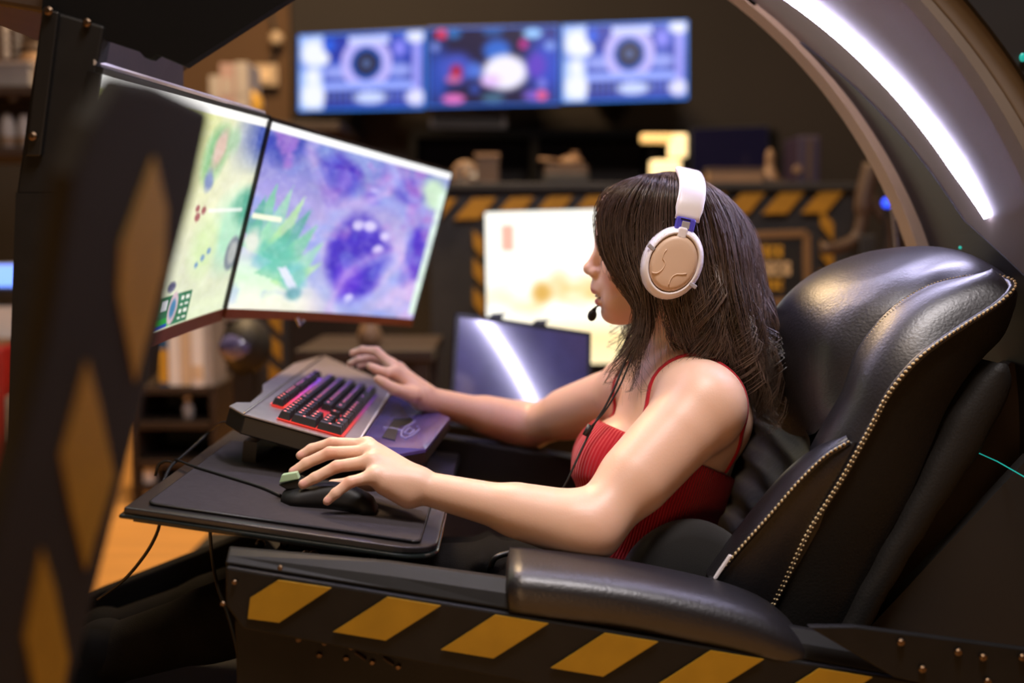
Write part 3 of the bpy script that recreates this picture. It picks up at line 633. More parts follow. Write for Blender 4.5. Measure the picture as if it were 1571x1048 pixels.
obj('body', lathe([(.014,0),(.016,.01),(.016,.035),(.008,.048),(.008,.055)], (W(286,640,BY+.02).x, BY+.04, zb[1]), n=14), 'prop_pale', t, smooth=True); obj('cap', lathe([(.009,.055),(.009,.068)], (W(286,640,BY+.02).x, BY+.04, zb[1]), n=12), 'paper_white', t)
t = thing('pale_box', 'pale upright box on the bottom bookcase board', 'box', (W(225,720,BY).x, BY+.05, zb[3]))
h = W(0,678,BY).z-zb[3]; h = min(h, zb[2]-zb[3]-.03); obj('carton', box((W(226,720,BY).x, BY+.05, zb[3]+h/2), (.03,.08,h)), 'paper_white', t); obj('flap', box((W(226,720,BY).x, BY+.05, zb[3]+h+.002), (.032,.04,.004)), 'paper_cream', t)
# dark side table with gear, vase
VY = 2.90
t = thing('side_table', 'dark brown side table behind the keyboard with a pale vase', 'table', (W(540,640,VY).x, VY+.15, 0))
zv = W(560,532,VY).z; x0, x1 = W(462,540,VY).x, W(668,540,VY).x
obj('tabletop', box(((x0+x1)/2, VY+.12, zv-.015), (x1-x0,.42,.03)), 'shelf_wood', t, bevel=.004)
for x in (x0+.03, x1-.03):
    for y in (-.06, .30): obj('leg', box((x, VY+y, (zv-.03)/2), (.035,.035,zv-.03)), 'shelf_wood', t)
obj('apron', box(((x0+x1)/2, VY-.06, zv-.075), (x1-x0-.06,.02,.09)), 'shelf_wood', t)
xv = W(565,510,VY).x; t = thing('pale_vase', 'small pale vase on the dark side table above the keyboard', 'vase', (xv, VY+.03, zv))
obj('body', lathe([(.018,0),(.03,.012),(.033,.03),(.024,.052),(.016,.066),(.020,.08),(.018,.08),(.012,.068)], (xv, VY+.03, zv)), 'prop_tan', t, smooth=True); obj('rim', lathe([(.02,.079),(.0225,.082),(.02,.085)], (xv, VY+.03, zv)), 'prop_pale', t, smooth=True)
GY = 2.78
xg = W(375,540,GY).x; t = thing('game_helmet', 'dark round helmet on a stand under the seam of the monitors', 'helmet', (xg, GY, 0))
cg = W(378,530,GY); obj('dome', ellip(cg, (.062,.07,.07)), 'dark_prop', t, smooth=True); obj('visor', ellip(cg+Vector((-.012,-.045,.0)), (.045,.03,.035)), 'black_gloss', t, smooth=True); obj('crest', box(cg+Vector((-.03,-.01,.075)), (.03,.03,.03)), 'prop_pale', t, bevel=.008)
obj('stand', cat(box((xg, GY, (cg.z-.05)/2), (.05,.05,cg.z-.05)), box((xg, GY, .01), (.26,.26,.02))), 'dark_prop', t, bevel=.003)
# ------------------------------------------------------------------ gaming cockpit: arch, beam, posts, side rail
YN, YF = 1.36, 1.90; YM = (YN+YF)/2
AX, AZ, AR = -.136, .4638, .867
def apt(deg, r, y): a = math.radians(deg); return Vector((AX+r*math.cos(a), y, AZ+r*math.sin(a)))
ck = thing('gaming_cockpit', 'black gaming cockpit with light arch, hazard-striped side rail and front post', 'cockpit', (0, YM, 0))
def arcband(d0, d1, n, sec): return grid([[apt(d, r, y) for (r, y) in sec] for d in np.linspace(d0, d1, n)], close_v=True, caps=True)
D0, D1 = -6, 112
arch = obj('arch', arcband(D0, D1, 60, [(AR+.004,YN),(AR+.004,YF),(AR+.05,YF),(AR+.16,YF-.06),(AR+.16,YN+.06),(AR+.05,YN)]), 'arch_shell', ck, smooth=False, bevel=.004)
for q in arch.data.polygons: q.use_smooth = len(q.vertices) == 4
# far and near lips of the arch; they thicken towards the seat and leave a recess between them
def lip(y0, y1, h0): return grid([[apt(d, AR+.004, y0), apt(d, AR-h0*min(1, max(.1, (62-d)/40)), y0), apt(d, AR-h0*min(1, max(.1, (62-d)/40)), y1), apt(d, AR+.004, y1)] for d in np.linspace(D0, 100, 50)], close_v=True, caps=True)
obj('arch_lip', lip(YF-.055, YF, .016), 'arch_lip', ck, label='slim tan inner lip of the arch on the far side')
obj('arch_lip', lip(YN, YN+.04, .012), 'arch_shell', ck, label='slim tan inner lip of the arch on the near side')
obj('arch_side', arcband(-12, 60, 40, [(AR+.03,YN-.012),(AR+.52,YN-.012),(AR+.52,YN-.002),(AR+.03,YN-.002)]), 'arch_dark', ck)
# light strip set in the arch soffit
rows = []
N = 60
for k in range(N):
    d = 24.2+(91-24.2)*k/(N-1); ym = 1.575+.13*min(1, max(0, (d-24)/30)); hw = .021*min(1, .12+k/5.0)
    rows.append([apt(d, AR+.006, ym-hw), apt(d, AR-.004, ym-hw*.9), apt(d, AR-.004, ym+hw*.9), apt(d, AR+.006, ym+hw)])
obj('light_strip', grid(rows, close_v=True, caps=True), 'led_white', ck, label='glowing white light strip along the inside of the arch')
rec = []  # dark sheet laid in for the shade of the tapering arch recess
for d in np.linspace(-6, 47, 40):
    y0 = np.interp(d, [-6, 14, 24, 47], [YN+.045, YN+.05, 1.67, YF-.058]); rec.append([apt(d, AR+.002, YF-.055), apt(d, AR+.0025, (y0+YF-.055)/2), apt(d, AR+.002, y0), apt(d, AR+.006, y0), apt(d, AR+.006, YF-.055)])
obj('arch_recess_shade', grid(rec, close_v=True, caps=True), 'arch_dark', ck, label='dark sheet for the shade in the recess low on the inside of the arch')
obj('arch_bracket', box(W(1150, 4, 1.86), (.022,.03,.012), rot_axis('Y', 40)), 'chrome', ck, bevel=.002)
obj('teal_line', tube([W(1490,690,1.5), W(1530,708,1.45), W(1600,748,1.40)], .0007, 6), 'led_teal', ck, label='thin teal light line behind the seat')
obj('teal_dot', ellip(W(1569, 88, YN-.016), (.004,.002,.005)), 'led_teal', ck, label='small teal light on the outer arch side'); obj('teal_dot', ellip(W(1473, 380, YN-.014), (.002,.001,.002)), 'led_teal', ck)
# overhead beam from arch to front
s = [Vector((x, 0, z-.35)) for x, z in ((-.17,1.675),(-.376,1.526),(-.505,1.436),(-.545,1.405),(-.70,1.43),(-.80,1.62),(-.50,1.84),(-.17,1.86))]
beam = obj('overhead_beam', prism([p+Vector((0,YN,0)) for p in s], (0, YF-YN, 0)), 'brown_metal', ck, bevel=.006)
P = [W(152,60,1.42), W(282,102,1.84), W(280,148,1.84), W(138,170,1.42)]
pp = obj('beam_panel', prism([P[0]+Vector((0,0,.05)), P[1]+Vector((0,0,.04)), P[2]-Vector((0,0,.1)), P[3]-Vector((0,0,.1))], (-.02,0,0)), 'brown_metal', ck, label='lit brown panel hanging under the overhead beam')
obj('panel_edge', tube([W(151,58,1.415), W(137,160,1.415)], .0022, 6), 'chrome', ck)
bs = [Vector((x, 0, z-.35)) for x, z in ((-.185,1.661),(-.37,1.526))]; bd_ = (bs[1]-bs[0]).normalized(); bn = Vector((bd_.z, 0, -bd_.x)); bn = bn if bn.z < 0 else -bn
obj('light_strip', prism([bs[0]+Vector((0,1.60,0))-bn*.002, bs[0]+Vector((0,1.645,0))-bn*.002, bs[1]+Vector((0,1.645,0))-bn*.002, bs[1]+Vector((0,1.60,0))-bn*.002], bn*.008), 'led_white', ck, label='white light strip continuing under the overhead beam')
# rear post plates with screws
post = obj('rear_post', prism([W(64,12,1.33), W(160,40,1.33), W(112,300,1.33), W(24,300,1.33)], (0,.03,0)), 'black_metal', ck, bevel=.003)
obj('post_plate', prism([W(64,12,1.322), W(90,18,1.322), W(62,240,1.322), W(38,240,1.322)], (0,.008,0)), 'bezel_black', ck, bevel=.002)
obj('beam_plate', prism([W(x,y,1.334) for x, y in ((70,-60),(64,14),(150,57),(213,78),(222,88),(231,90),(240,83),(283,101),(440,0),(530,-60))], (0,.02,0)), 'deep_black', ck)
a = W(70,290,1.34); obj('post_leg', prism([W(24,295,1.33), W(112,295,1.33), Vector((W(112,295,1.33).x-.06,1.33,.05)), Vector((W(24,295,1.33).x-.06,1.33,.05))], (0,.03,0)), 'black_metal', ck)
def bolt(p, r, parent, n=(0,-1,0), m='bolt_metal'):
    return obj('bolt', lathe([(r,0),(r,r*.5),(r*.6,r*.9),(r*.25,r*.9),(r*.25,r*.45)], p, n, 12), m, parent, smooth=False)
for q in ((75,17),(134,35),(51,209)): bolt(W(q[0], q[1], 1.320 if q[0] != 134 else 1.328), .005, post)
# front post: broad hazard-striped slab nearest the camera
A, B, Cc = W(190,120,.66), W(322,174,.84), W(110,1048,.84)
nrm = (B-A).cross(Cc-A).normalized();  nrm = -nrm if nrm.y > 0 else nrm
def fp(px, py): return onp(px, py, A, nrm)
out = [(190,118),(250,132),(325,172),(300,290),(268,410),(244,525),(190,740),(150,900),(112,1048),(96,1130),(-120,1130),(-60,980),(-20,860),(28,690),(66,540),(92,400),(112,270),(142,190)]
fpost = obj('front_post', prism([fp(*q) for q in out], -nrm*.014), 'post_paint', ck, bevel=.006, seg=3)
b0, b1 = fp(96,1125), fp(-120,1125)
obj('post_foot', prism([b0, b1, Vector((b1.x, b1.y, 0.0)), Vector((b0.x, b0.y, 0.0))], -nrm*.03), 'post_paint', ck)
for D in ([(234,240),(254,320),(250,410),(206,585),(180,450),(184,375)], [(131,553),(150,620),(173,728),(130,874),(110,790),(92,696)], [(62,842),(82,905),(103,1010),(92,1080),(56,1080),(36,975)]):
    obj('tape_stripe', prism([fp(*q)+nrm*.0015 for q in D], -nrm*.002), 'tape_yellow', fpost)
# --- striped side rail
RYp = 1.27
def sp(px, py, y=RYp): return W(px, py, y)
def line(px, dy=0): return 872+(px-360)*.1655+dy        # top edge of the striped panel
pan = obj('side_panel', prism([sp(346,line(346)), sp(1520,line(1520)), sp(1520,line(1520)+120), sp(372,line(372,92)), sp(346,line(346,60))], (0,.03,0)), 'black_metal', ck, bevel=.003)
xs = [595,760,928,1090,1256,1421]
for i, x in enumerate(xs):
    stripe(pan, [sp(x,line(x,4)), sp(x+81,line(x+81,4)), sp(x-3,line(x-3,71)), sp(x-83,line(x-83,71))], .0018, 'tape_yellow')
stripe(pan, [sp(428,889), sp(509,901), sp(429,954), sp(381,948), sp(385,916)], .0018, 'tape_yellow')
low = obj('lower_panel', prism([sp(360,950,1.29), sp(1520,1140,1.29), Vector((sp(1520,1140,1.29).x,1.29,.03)), Vector((sp(360,950,1.29).x,1.29,.03))], (0,.03,0)), 'black_metal', ck, bevel=.003)
for q in ((458,981),(498,986),(539,993),(580,999),(490,1005),(531,1010),(571,1016),(611,1023),(477,958)): bolt(sp(q[0],q[1],1.289), .0035, low)
for q in ((553,1006),(596,1014)):
    obj('slot', tube([sp(q[0]-8,q[1]-5,1.287), sp(q[0]+8,q[1]+6,1.287)], .0032, 8, .5), 'brown_metal', low)
rt = [(352,838),(600,860),(776,884),(1000,922),(1371,985)]; rb = [(346,866),(600,908),(776,937),(1000,974),(1371,1038)]
rail = obj('side_rail', grid([[sp(a[0],a[1],1.40), sp(a[0],a[1],1.312), sp(a[0],a[1]+3,1.300), sp((a[0]+b[0])/2,(a[1]+b[1])/2,1.284), sp(b[0],b[1]-3,1.276), sp(b[0],b[1],1.278), sp(b[0],b[1]+6,1.40)] for a, b in zip(rt, rb)], close_v=True, caps=True), 'black_metal', ck, bevel=.002)
for q in ((342,926),(360,893),(430,871)): bolt(sp(q[0],q[1],1.268), .003, rail)
plate = obj('rear_plate', prism([sp(1240,962,1.262), sp(1312,962,1.262), sp(1600,1000,1.262), sp(1600,1090,1.262), sp(1372,1040,1.262)], (0,.012,0)), 'black_metal', ck, bevel=.002)
for q in ((1382,985),(1415,1026),(1508,1008),(1515,1045),(1568,1008),(1470,1000)): bolt(sp(q[0],q[1],1.261), .0045, plate)
# rear shell behind the seat
obj('rear_shell', prism([W(1430,640,1.62), W(1552,556,1.62), W(1720,600,1.62), W(1720,1150,1.62), W(1300,1100,1.62), W(1310,950,1.62)], (0,.03,0)), 'brown_metal', ck)
obj('rear_skirt', prism([W(1335,962,1.45), W(1580,700,1.45), W(1720,760,1.45), W(1720,1120,1.45), W(1330,1080,1.45)], (0,.02,0)), 'arch_dark', ck)
obj('base_frame', box((.05, 1.64, .06), (1.5, .62, .09)), 'black_metal', ck, bevel=.01)
obj('base_column', box((.18, 1.64, .12), (.5, .40, .05)), 'black_metal', ck, bevel=.01)
obj('far_rail', prism([W(660,668,1.95), W(1100,740,1.95), W(1100,830,1.95), W(660,745,1.95)], (0,.05,0)), 'black_metal', ck, bevel=.004)
fr = obj('far_rail_edge', prism([W(690,736,1.93), W(860,757,1.93), W(860,764,1.93), W(690,744,1.93)], (0,.02,0)), 'tape_yellow', ck, label='yellow edge along the far rail under her arms')
obj('foot_rest', prism([W(60,945,1.80), W(385,818,1.80), W(420,860,1.80), W(60,1000,1.80)], (0,.05,0)), 'deep_black', ck, bevel=.006)
# armrest pad
sec = [(776,860,926),(782,851,932),(800,849,936),(950,867,953),(1084,894,982),(1163,920,1002),(1208,949,1012),(1228,975,1010),(1233,990,1002)]
rows = []
ctr = spline([(x, (a+b)/2, (b-a)/2) for x, a, b in sec], 30)
for k, q in enumerate(ctr):
    c = W(q[0], q[1], 1.335); hz = q[2]/F*1.335; hy = .068*min(1, hz/.03)**.5
    if k in (0, len(ctr)-1): hz *= .6; hy *= .8
    rows.append([c+Vector((0, hy*math.copysign(abs(math.cos(t))**.62, math.cos(t)), hz*math.copysign(abs(math.sin(t))**.72, math.sin(t)))) for t in np.linspace(0, 2*math.pi, 28, endpoint=False)])
obj('armrest', grid(rows, close_v=True, caps=True), 'leather_black', ck, smooth=True, label='black padded leather armrest on the near rail')
obj('armrest', cat(box(W(950,745,2.0), (.33,.07,.045), rot_axis('Y', 9))), 'leather_black', ck, smooth=True, bevel=.018, seg=4, label='black leather armrest on the far rail')

# ------------------------------------------------------------------ recliner seat
st = thing('recliner_seat', 'black leather recliner seat with pale stitched piping behind her back', 'seat', W(1150, 960, YM))
NT = 44
def mir(p): return Vector((p.x, 2*YM-p.y, p.z))
Cc_ = wspline([(1165,965,1.42),(1200,897,1.42),(1240,815,1.415),(1290,735,1.41),(1335,655,1.405),(1365,600,1.40),(1410,548,1.40),(1470,505,1.41),(1525,470,1.42),(1550,446,1.43),(1546,433,1.45),(1522,426,1.47)], NT)
B_ = wspline([(1150,880,1.47),(1190,790,1.47),(1228,715,1.47),(1258,657,1.47),(1291,600,1.47),(1310,545,1.47),(1340,500,1.47),(1375,466,1.47),(1420,440,1.475),(1470,427,1.48),(1520,425,1.485)], NT)
Bl = wspline([(1258,657,1.47),(1291,600,1.47),(1310,545,1.47),(1340,500,1.47),(1375,466,1.47),(1420,440,1.475),(1470,427,1.48),(1518,425,1.485)], NT)
S_ = wspline([(1195,655,1.66),(1180,600,1.66),(1174,540,1.66),(1182,485,1.66),(1208,449,1.66),(1243,420,1.66),(1288,398,1.66),(1340,383,1.66),(1410,377,1.66),(1460,386,1.66),(1500,408,1.66),(1518,424,1.66)], NT)
rows = []
for k in range(NT):
    b, s_ = Bl[k], S_[k]; m_ = mir(b); row = []
    for j in range(25):
        s = j/24; y = b.y+(m_.y-b.y)*s; f = math.sin(math.pi*s)**.62
        wr = .0016*math.sin(38*s+3*math.sin(k*.3))*math.exp(-((s-.10)/.12)**2)*math.sin(math.pi*k/NT)   # gathered leather beside the seam
        row.append(Vector((b.x+(s_.x-b.x)*f, y, b.z+(s_.z-b.z)*f+wr)))
    rows.append(row)
obj('headrest', grid(rows), 'leather_black', st, smooth=True)
def strip(A, Bc, n, bul, flip=1):
    out = []
    for k in range(len(A)):
        a, b = A[k], Bc[k]; t = (A[min(k+1,len(A)-1)]-A[max(k-1,0)]).normalized(); d = (b-a); nn = t.cross(d).normalized()*flip
        out.append([a+d*(j/(n-1))+nn*bul*math.sin(math.pi*j/(n-1)) for j in range(n)])
    return out
nb = strip(B_, Cc_, 9, .012, 1)
t_ = (nb[20][4]-(B_[20]+Cc_[20])/2); sg = 1 if t_.y < 0 else -1
nb = strip(B_, Cc_, 9, .012, sg)
obj('bolster', grid(nb), 'leather_black', st, smooth=True, label='smooth leather side bolster between seam and piping')
obj('bolster', grid([[mir(p) for p in r] for r in nb]), 'leather_black', st, smooth=True)
E_ = wspline([(1290,965,1.44),(1340,862,1.44),(1390,772,1.44),(1425,692,1.44),(1450,632,1.44),(1482,580,1.44),(1512,545,1.45),(1540,515,1.46),(1556,472,1.47),(1550,446,1.48),(1524,430,1.49)], NT)
obj('gusset', grid(strip(Cc_, E_, 6, .006, sg)), 'leather_matte', st, smooth=True)
obj('gusset', grid([[mir(p) for p in r] for r in strip(Cc_, E_, 6, .006, sg)]), 'leather_matte', st, smooth=True)
G0 = wspline([(1255,975,1.47),(1310,870,1.47),(1365,770,1.47),(1405,690,1.47),(1440,620,1.47),(1475,575,1.47),(1508,548,1.47)], 26)
G1 = wspline([(1312,985,1.47),(1372,880,1.47),(1440,775,1.47),(1500,690,1.47),(1534,625,1.47),(1546,585,1.47),(1532,556,1.47)], 26)
rows = []
for k in range(26):
    c = (G0[k]+G1[k])/2; h = (G1[k]-G0[k])/2; row = []
    for t in np.linspace(0, 2*math.pi, 28, endpoint=False):
        cs, sn = math.copysign(abs(math.cos(t))**.5, math.cos(t)), math.copysign(abs(math.sin(t))**.5, math.sin(t))
        row.append(Vector((c.x, YM, c.z))+Vector((h.x, 0, h.z))*cs+Vector((0, .205, 0))*sn+Vector((0,0,.003*math.sin(k*1.7)*abs(cs))))
    rows.append(row)
obj('back_shell', grid(rows, close_v=True, caps=True), 'leather_matte', st, smooth=True)
M_ = wspline([(1215,640,YM),(1190,720,YM),(1158,800,YM),(1125,880,YM),(1098,960,YM)], 24)
rows = []
for k, p in enumerate(M_):
    rows.append([Vector((p.x-.018*(abs(s)**3)+.006*math.sin(k*1.6+2*s), YM+.19*s, p.z-.003*math.sin(k*1.3))) for s in np.linspace(-1, 1, 15)])
obj('backrest', grid(rows), 'leather_deep', st, smooth=True)
Wp = wspline([(1090,894,1.40),(1130,846,1.40),(1180,790,1.40),(1225,738,1.40),(1265,700,1.405),(1302,678,1.41)], 30)
Wi = wspline([(1094,868,1.47),(1125,822,1.47),(1165,768,1.47),(1210,718,1.47),(1255,686,1.46),(1302,675,1.42)], 30)
Wg = wspline([(1170,960,1.415),(1205,900,1.415),(1240,840,1.415),(1275,775,1.415),(1305,715,1.41),(1318,680,1.41)], 30)
obj('wing', cat(grid(strip(Wi, Wp, 7, .008, sg)), grid(strip(Wp, Wg, 6, .004, sg))), 'leather_black', st, smooth=True, label='lower stitched wing of the backrest')
obj('seat_cushion', box(W(900, 985, YM), (.62,.40,.09), rot_axis('Y', 8)), 'leather_matte', st, smooth=True, bevel=.03, seg=4)
for (path, r, name) in ((Cc_, .0048, 'piping'), (Wp, .0042, 'piping')):
    obj(name, tube([p+Vector((0,-.002,0)) for p in path], r, 8), 'leather_black', st, smooth=True)
def stitches(path, n, r, off, zig=0.0):
    P = spline(path, n*2+1); parts = []
    for k in range(n):
        a, b = P[2*k], P[2*k+1]; d = b-a; q = d.cross(Vector((0,1,0))).normalized()*zig
        parts.append(tube([a+off-q, (a+b)/2+off*1.25, b+off+q], [r*.6, r, r*.6], 6))
    return cat(*parts)
def stitch_part(v): o = obj('stitching', v, 'thread_gold', st, smooth=True); o['kind'] = 'stuff'
off = Vector((-.0006,-.0052,.0012))
stitch_part(stitches(Cc_, 92, .0017, off+Vector((.0028,0,.0024)))); stitch_part(stitches(Cc_, 92, .0017, off+Vector((-.0026,0,-.002))))
stitch_part(stitches(Wp, 40, .0016, off+Vector((.002,0,.002)))); stitch_part(stitches(Wp, 40, .0014, off+Vector((-.002,0,-.0016))))
stitch_part(stitches([p+Vector((.004,-.004,.002)) for p in Bl], 74, .0009, Vector((0,-.0015,.001))))
FB = math.sin(math.pi*(1.765-1.47)/.32)**.62 if False else math.sin(math.pi*(1.765-1.47)/(2*YM-2*1.47))**.62
far = [Vector((Bl[k].x+(S_[k].x-Bl[k].x)*FB, 1.765, Bl[k].z+(S_[k].z-Bl[k].z)*FB+.0012)) for k in range(4, NT-8)]
stitch_part(stitches(far, 50, .0009, Vector((-.001,-.001,.0012))))
# rounded black side cushion at her hip + polished hinge
cc = W(1052, 880, 1.475); prof = [(945,900),(958,862),(985,828),(1028,803),(1072,798),(1112,813),(1140,838),(1146,860),(1140,900)]
rows = []
outl = [W(x, y, 1.475) for x, y in prof]; outl = spline(outl, 26)
for s in np.linspace(-1, 1, 9):
    sc = (1-abs(s)**2.6*.22); rows.append([Vector((cc.x+(p.x-cc.x)*sc, 1.475+.033*s, cc.z+(p.z-cc.z)*sc)) for p in outl])
obj('side_cushion', grid(rows, caps=True), 'fabric_black', st, smooth=True, label='rounded black fabric cushion beside her hip')
P = [W(1093,890,1.392), W(1100,889,1.392), W(1124,853,1.392), W(1119,852,1.392)]
obj('hinge', prism(P, (0,.006,0)), 'plastic_white', st, bevel=.001, label='polished bright hinge strip at the foot of the backrest')
obj('hinge_pin', lathe([(.004,0),(.004,.006)], W(1090,888,1.39), (0,-1,0), 12), 'chrome', st)

# ------------------------------------------------------------------ desk tray, mouse pad, mouse, keyboard
T0 = W(190,778,1.34); TE = (W(668,847,1.34)-T0); TX = Vector((TE.x,0,TE.z)).normalized(); TN = Vector((-TX.z,0,TX.x))
def tp(u, v, h=0): return Vector((T0.x,0,T0.z))+TX*u+Vector((0,v,0))+TN*h      # u to the user, v into the room
TL = TE.length
def rrect(u0, u1, v0, v1, r, corners=(1,1,1,1), n=8):
    P = []
    for (cx, cy, a0, on) in ((u1-r, v0+r, -90, corners[0]), (u1-r, v1-r, 0, corners[1]), (u0+r, v1-r, 90, corners[2]), (u0+r, v0+r, 180, corners[3])):
        if not on: P.append((cx+(r if a0 in (-90,0) else -r), cy+(r if a0 in (0,90) else -r))); continue
        for k in range(n+1):
            a = math.radians(a0+90*k/n); P.append((cx+r*math.cos(a), cy+r*math.sin(a)))
    return P
tr = thing('desk_tray', 'dark cockpit desk tray with rounded corner and clear edge, holding mouse pad and keyboard', 'tray', tp(TL/2, 1.65, -.02))
R = rrect(0, TL, 1.34, 2.06, .05, (1,1,1,0))
obj('tray_top', prism([tp(u,v,-.008) for u, v in R], TN*.008), 'tray_dark', tr, bevel=.002)
obj('tray_edge', prism([tp(u,v,-.0135) for u, v in rrect(-.004, TL+.003, 1.336, 2.064, .05, (1,1,1,0))], TN*.005), 'acrylic_edge', tr, bevel=.002)
obj('tray_plate', prism([tp(u,v,-.019) for u, v in rrect(.01, TL-.01, 1.35, 2.04, .05, (1,1,1,0))], TN*.005), 'bezel_black', tr)
obj('mount', cat(box(tp(.24,1.42,-.045), (.12,.08,.03)), box(tp(.24,1.44,-.075), (.06,.05,.05))), 'black_metal', tr, bevel=.004)
for q in ((400,834),(438,833),(470,851),(482,851)): obj('knob', lathe([(.006,0),(.006,.006),(.003,.009)], W(q[0],q[1],1.375), (0,-1,0), 12), 'chrome' if q[0] in (400,470) else 'bolt_metal', tr, smooth=False)
for u in (.06,.30): obj('keyboard_stand', box(tp(u+.02,1.82,.018), (.02,.36,.035), rot_axis('Y', 6)), 'bezel_black', tr)
pu0 = .022; pu1 = TL-.022
pd = thing('mouse_pad', 'dark grey cloth mouse pad on the desk tray under her hand', 'mouse pad', tp((pu0+pu1)/2, 1.55, 0))
pt_ = obj('cloth', prism([tp(u,v,.0005) for u, v in rrect(pu0, pu1, 1.362, 1.775, .01)], TN*.0042), 'mousepad_cloth', pd, bevel=.0012)
e = [tp(u,v,.0025) for u, v in rrect(pu0, pu1, 1.362, 1.775, .01)]; obj('stitched_edge', tube(e+[e[0]], .0017, 6), 'bezel_black', pd, smooth=True)
# mouse
mc = tp((W(505,760,1.465).x-T0.x)/TX.x, 1.465, .0048)
ms = thing('mouse', 'black computer mouse with a green light patch under her near hand', 'mouse', mc)
rows = []
for k in range(17):
    t = k/16; u = -.062+.124*t; h = .039*math.sin(math.pi*min(1, .12+.80*t))**.8*(.62+.38*t) if t < .98 else .006; w = .030*(.80+.2*math.cos(2*math.pi*(t-.1)))*min(1, .55+4*t)*min(1, .55+4*(1-t))
    rows.append([mc+TX*u+Vector((0,w*math.copysign(abs(math.cos(a))**.7, math.cos(a)),0))+TN*(h*max(0, math.sin(a))**.6+ (0 if math.sin(a) > 0 else -0.0)) for a in np.linspace(0, math.pi, 16)])
obj('shell', grid(rows, close_v=True, caps=True), 'mouse_black', ms, smooth=True)
P = [W(428,741,1.452), W(432,729,1.452), W(455,725,1.452), W(459,735,1.452)]
obj('light_patch', prism(P, (0,.012,0)), 'mouse_green', ms, bevel=.001, label='pale green translucent front corner of the mouse')
obj('front_lip', prism([W(426,744,1.455), W(458,736,1.455), W(480,750,1.455), W(440,752,1.455)], (0,.03,0)), 'mouse_black', ms, bevel=.002)
obj('wheel', lathe([(.009,-.004),(.010,-.003),(.010,.003),(.009,.004)], mc+TX*-.035+TN*.022, (0,1,0), 16), 'bezel_black', ms, smooth=True)
cb_ = wspline([(430,738,1.47),(400,733,1.50),(350,728,1.53),(300,723,1.56),(275,716,1.58),(258,708,1.60),(244,712,1.60),(238,730,1.60)], 30)
for p in cb_[:-6]:
    u = (p-Vector((T0.x,0,T0.z))).dot(TX); p.z = max(tp(u, 0, .0068).z, tp(u,0,.0068).z)
tag(obj('mouse_cable', tube(cb_, .0020, 8), 'cable_black', None, smooth=True), 'thin black mouse cable lying across the mouse pad', 'cable')
tag(obj('keyboard_cable', tube(wspline([(352,648,1.62),(338,650,1.66),(322,662,1.72),(305,678,1.70),(280,700,1.62),(262,716,1.56),(250,740,1.5)], 26), .0024, 8), 'cable_black', None, smooth=True), 'black keyboard cable looping down along the left tray edge', 'cable')
tag(obj('hanging_cable', tube(wspline([(247,795,1.40),(240,820,1.42),(222,852,1.46),(190,890,1.5),(150,920,1.52)], 20), .0022, 8), 'cable_black', None, smooth=True), 'thin black cable hanging in front of the wooden floor', 'cable')
tag(obj('hanging_cable', tube(wspline([(322,806,1.40),(325,850,1.40),(334,900,1.38),(352,950,1.34),(366,1010,1.32),(368,1070,1.32)], 20), .0022, 8), 'cable_black', None, smooth=True), 'black cable hanging from the tray beside the striped panel', 'cable')

KA = math.radians(16); KO = W(424.5,642.6,1.60); KU = Vector((math.cos(KA),0,-math.sin(KA))); KV = Vector((0,1,0)); KN = Vector((math.sin(KA),0,math.cos(KA))); KM = Matrix((KU,KV,KN)).transposed()
def kp(u, v, h=0): return KO+KU*u+KV*v+KN*h
kb = thing('keyboard', 'black backlit keyboard on a silver case, glowing red to violet, propped on the tray', 'keyboard', kp(.05,.21,-.03))
outl = [onp(x, y, KO-KN*.002, KN) for x, y in ((375,635),(352,622),(363,617),(384,617),(403,601),(403,590),(452,557),(497,545),(604,592),(547,683))]
obj('case_top', prism(outl, -KN*.003), 'keyboard_case', kb, bevel=.001)
cx = sum(outl, Vector())/len(outl); obj('case_base', prism([cx+(p-cx)*.992-KN*.003 for p in outl], -KN*.027), 'keyboard_side', kb, bevel=.002)
obj('case_ridge', tube([onp(375,633,KO,KN), onp(497,546,KO,KN)], .0012, 6), 'chrome', kb)
obj('case_front_edge', tube([onp(547,682,KO,KN), onp(603,594,KO,KN)], .0014, 6), 'plastic_white', kb, label='bright front edge of the keyboard case')
US = .0190
def keymesh(w, l):
    """key spanning w units along the row (room direction) and l units towards the user; slot 1 = legend"""
    a, b = (l*US-.0016)/2, (w*US-.0016)/2; a2, b2 = a-.0026, b-.0022; h = .0105
    v = [(-a,-b,0),(a,-b,0),(a,b,0),(-a,b,0),(-a2-.0004,-b2,h),(a2-.0008,-b2,h),(a2-.0008,b2,h),(-a2-.0004,b2,h),
         (-.004,-.0022,h+.0002),(-.0005,-.0022,h+.0002),(-.0005,.0022,h+.0002),(-.004,.0022,h+.0002)]
    f = [(0,3,2,1),(4,5,6,7),(0,1,5,4),(1,2,6,5),(2,3,7,6),(3,0,4,7),(8,9,10,11)]
    me = bpy.data.meshes.new('key'); me.from_pydata(v, [], f); me.materials.append(MATS['key_cap']); me.materials.append(None); me.polygons[6].material_index = 1; return me
KMESH = {}
def hue(v):
    t = min(1, max(0, (v/(22.5*US)-.28)/.6)); return tuple(a*(1-t)+b*t for a, b in zip((1.0,.055,.035),(.34,.10,.85)))
for i in range(6):
    c = hue((i+.5)/6*22.5*US); m = bpy.data.materials.new('key_legend'); m.use_nodes = True; bs = m.node_tree.nodes['Principled BSDF']
    bs.inputs['Emission Color'].default_value = tuple(min(1, x*.9+.10) for x in c)+(1,); bs.inputs['Emission Strength'].default_value = 2.6-1.2*i/6; bs.inputs['Base Color'].default_value = (.1,.1,.1,1); MATS['legend%d' % i] = m
KB = ROOT[kb.name]
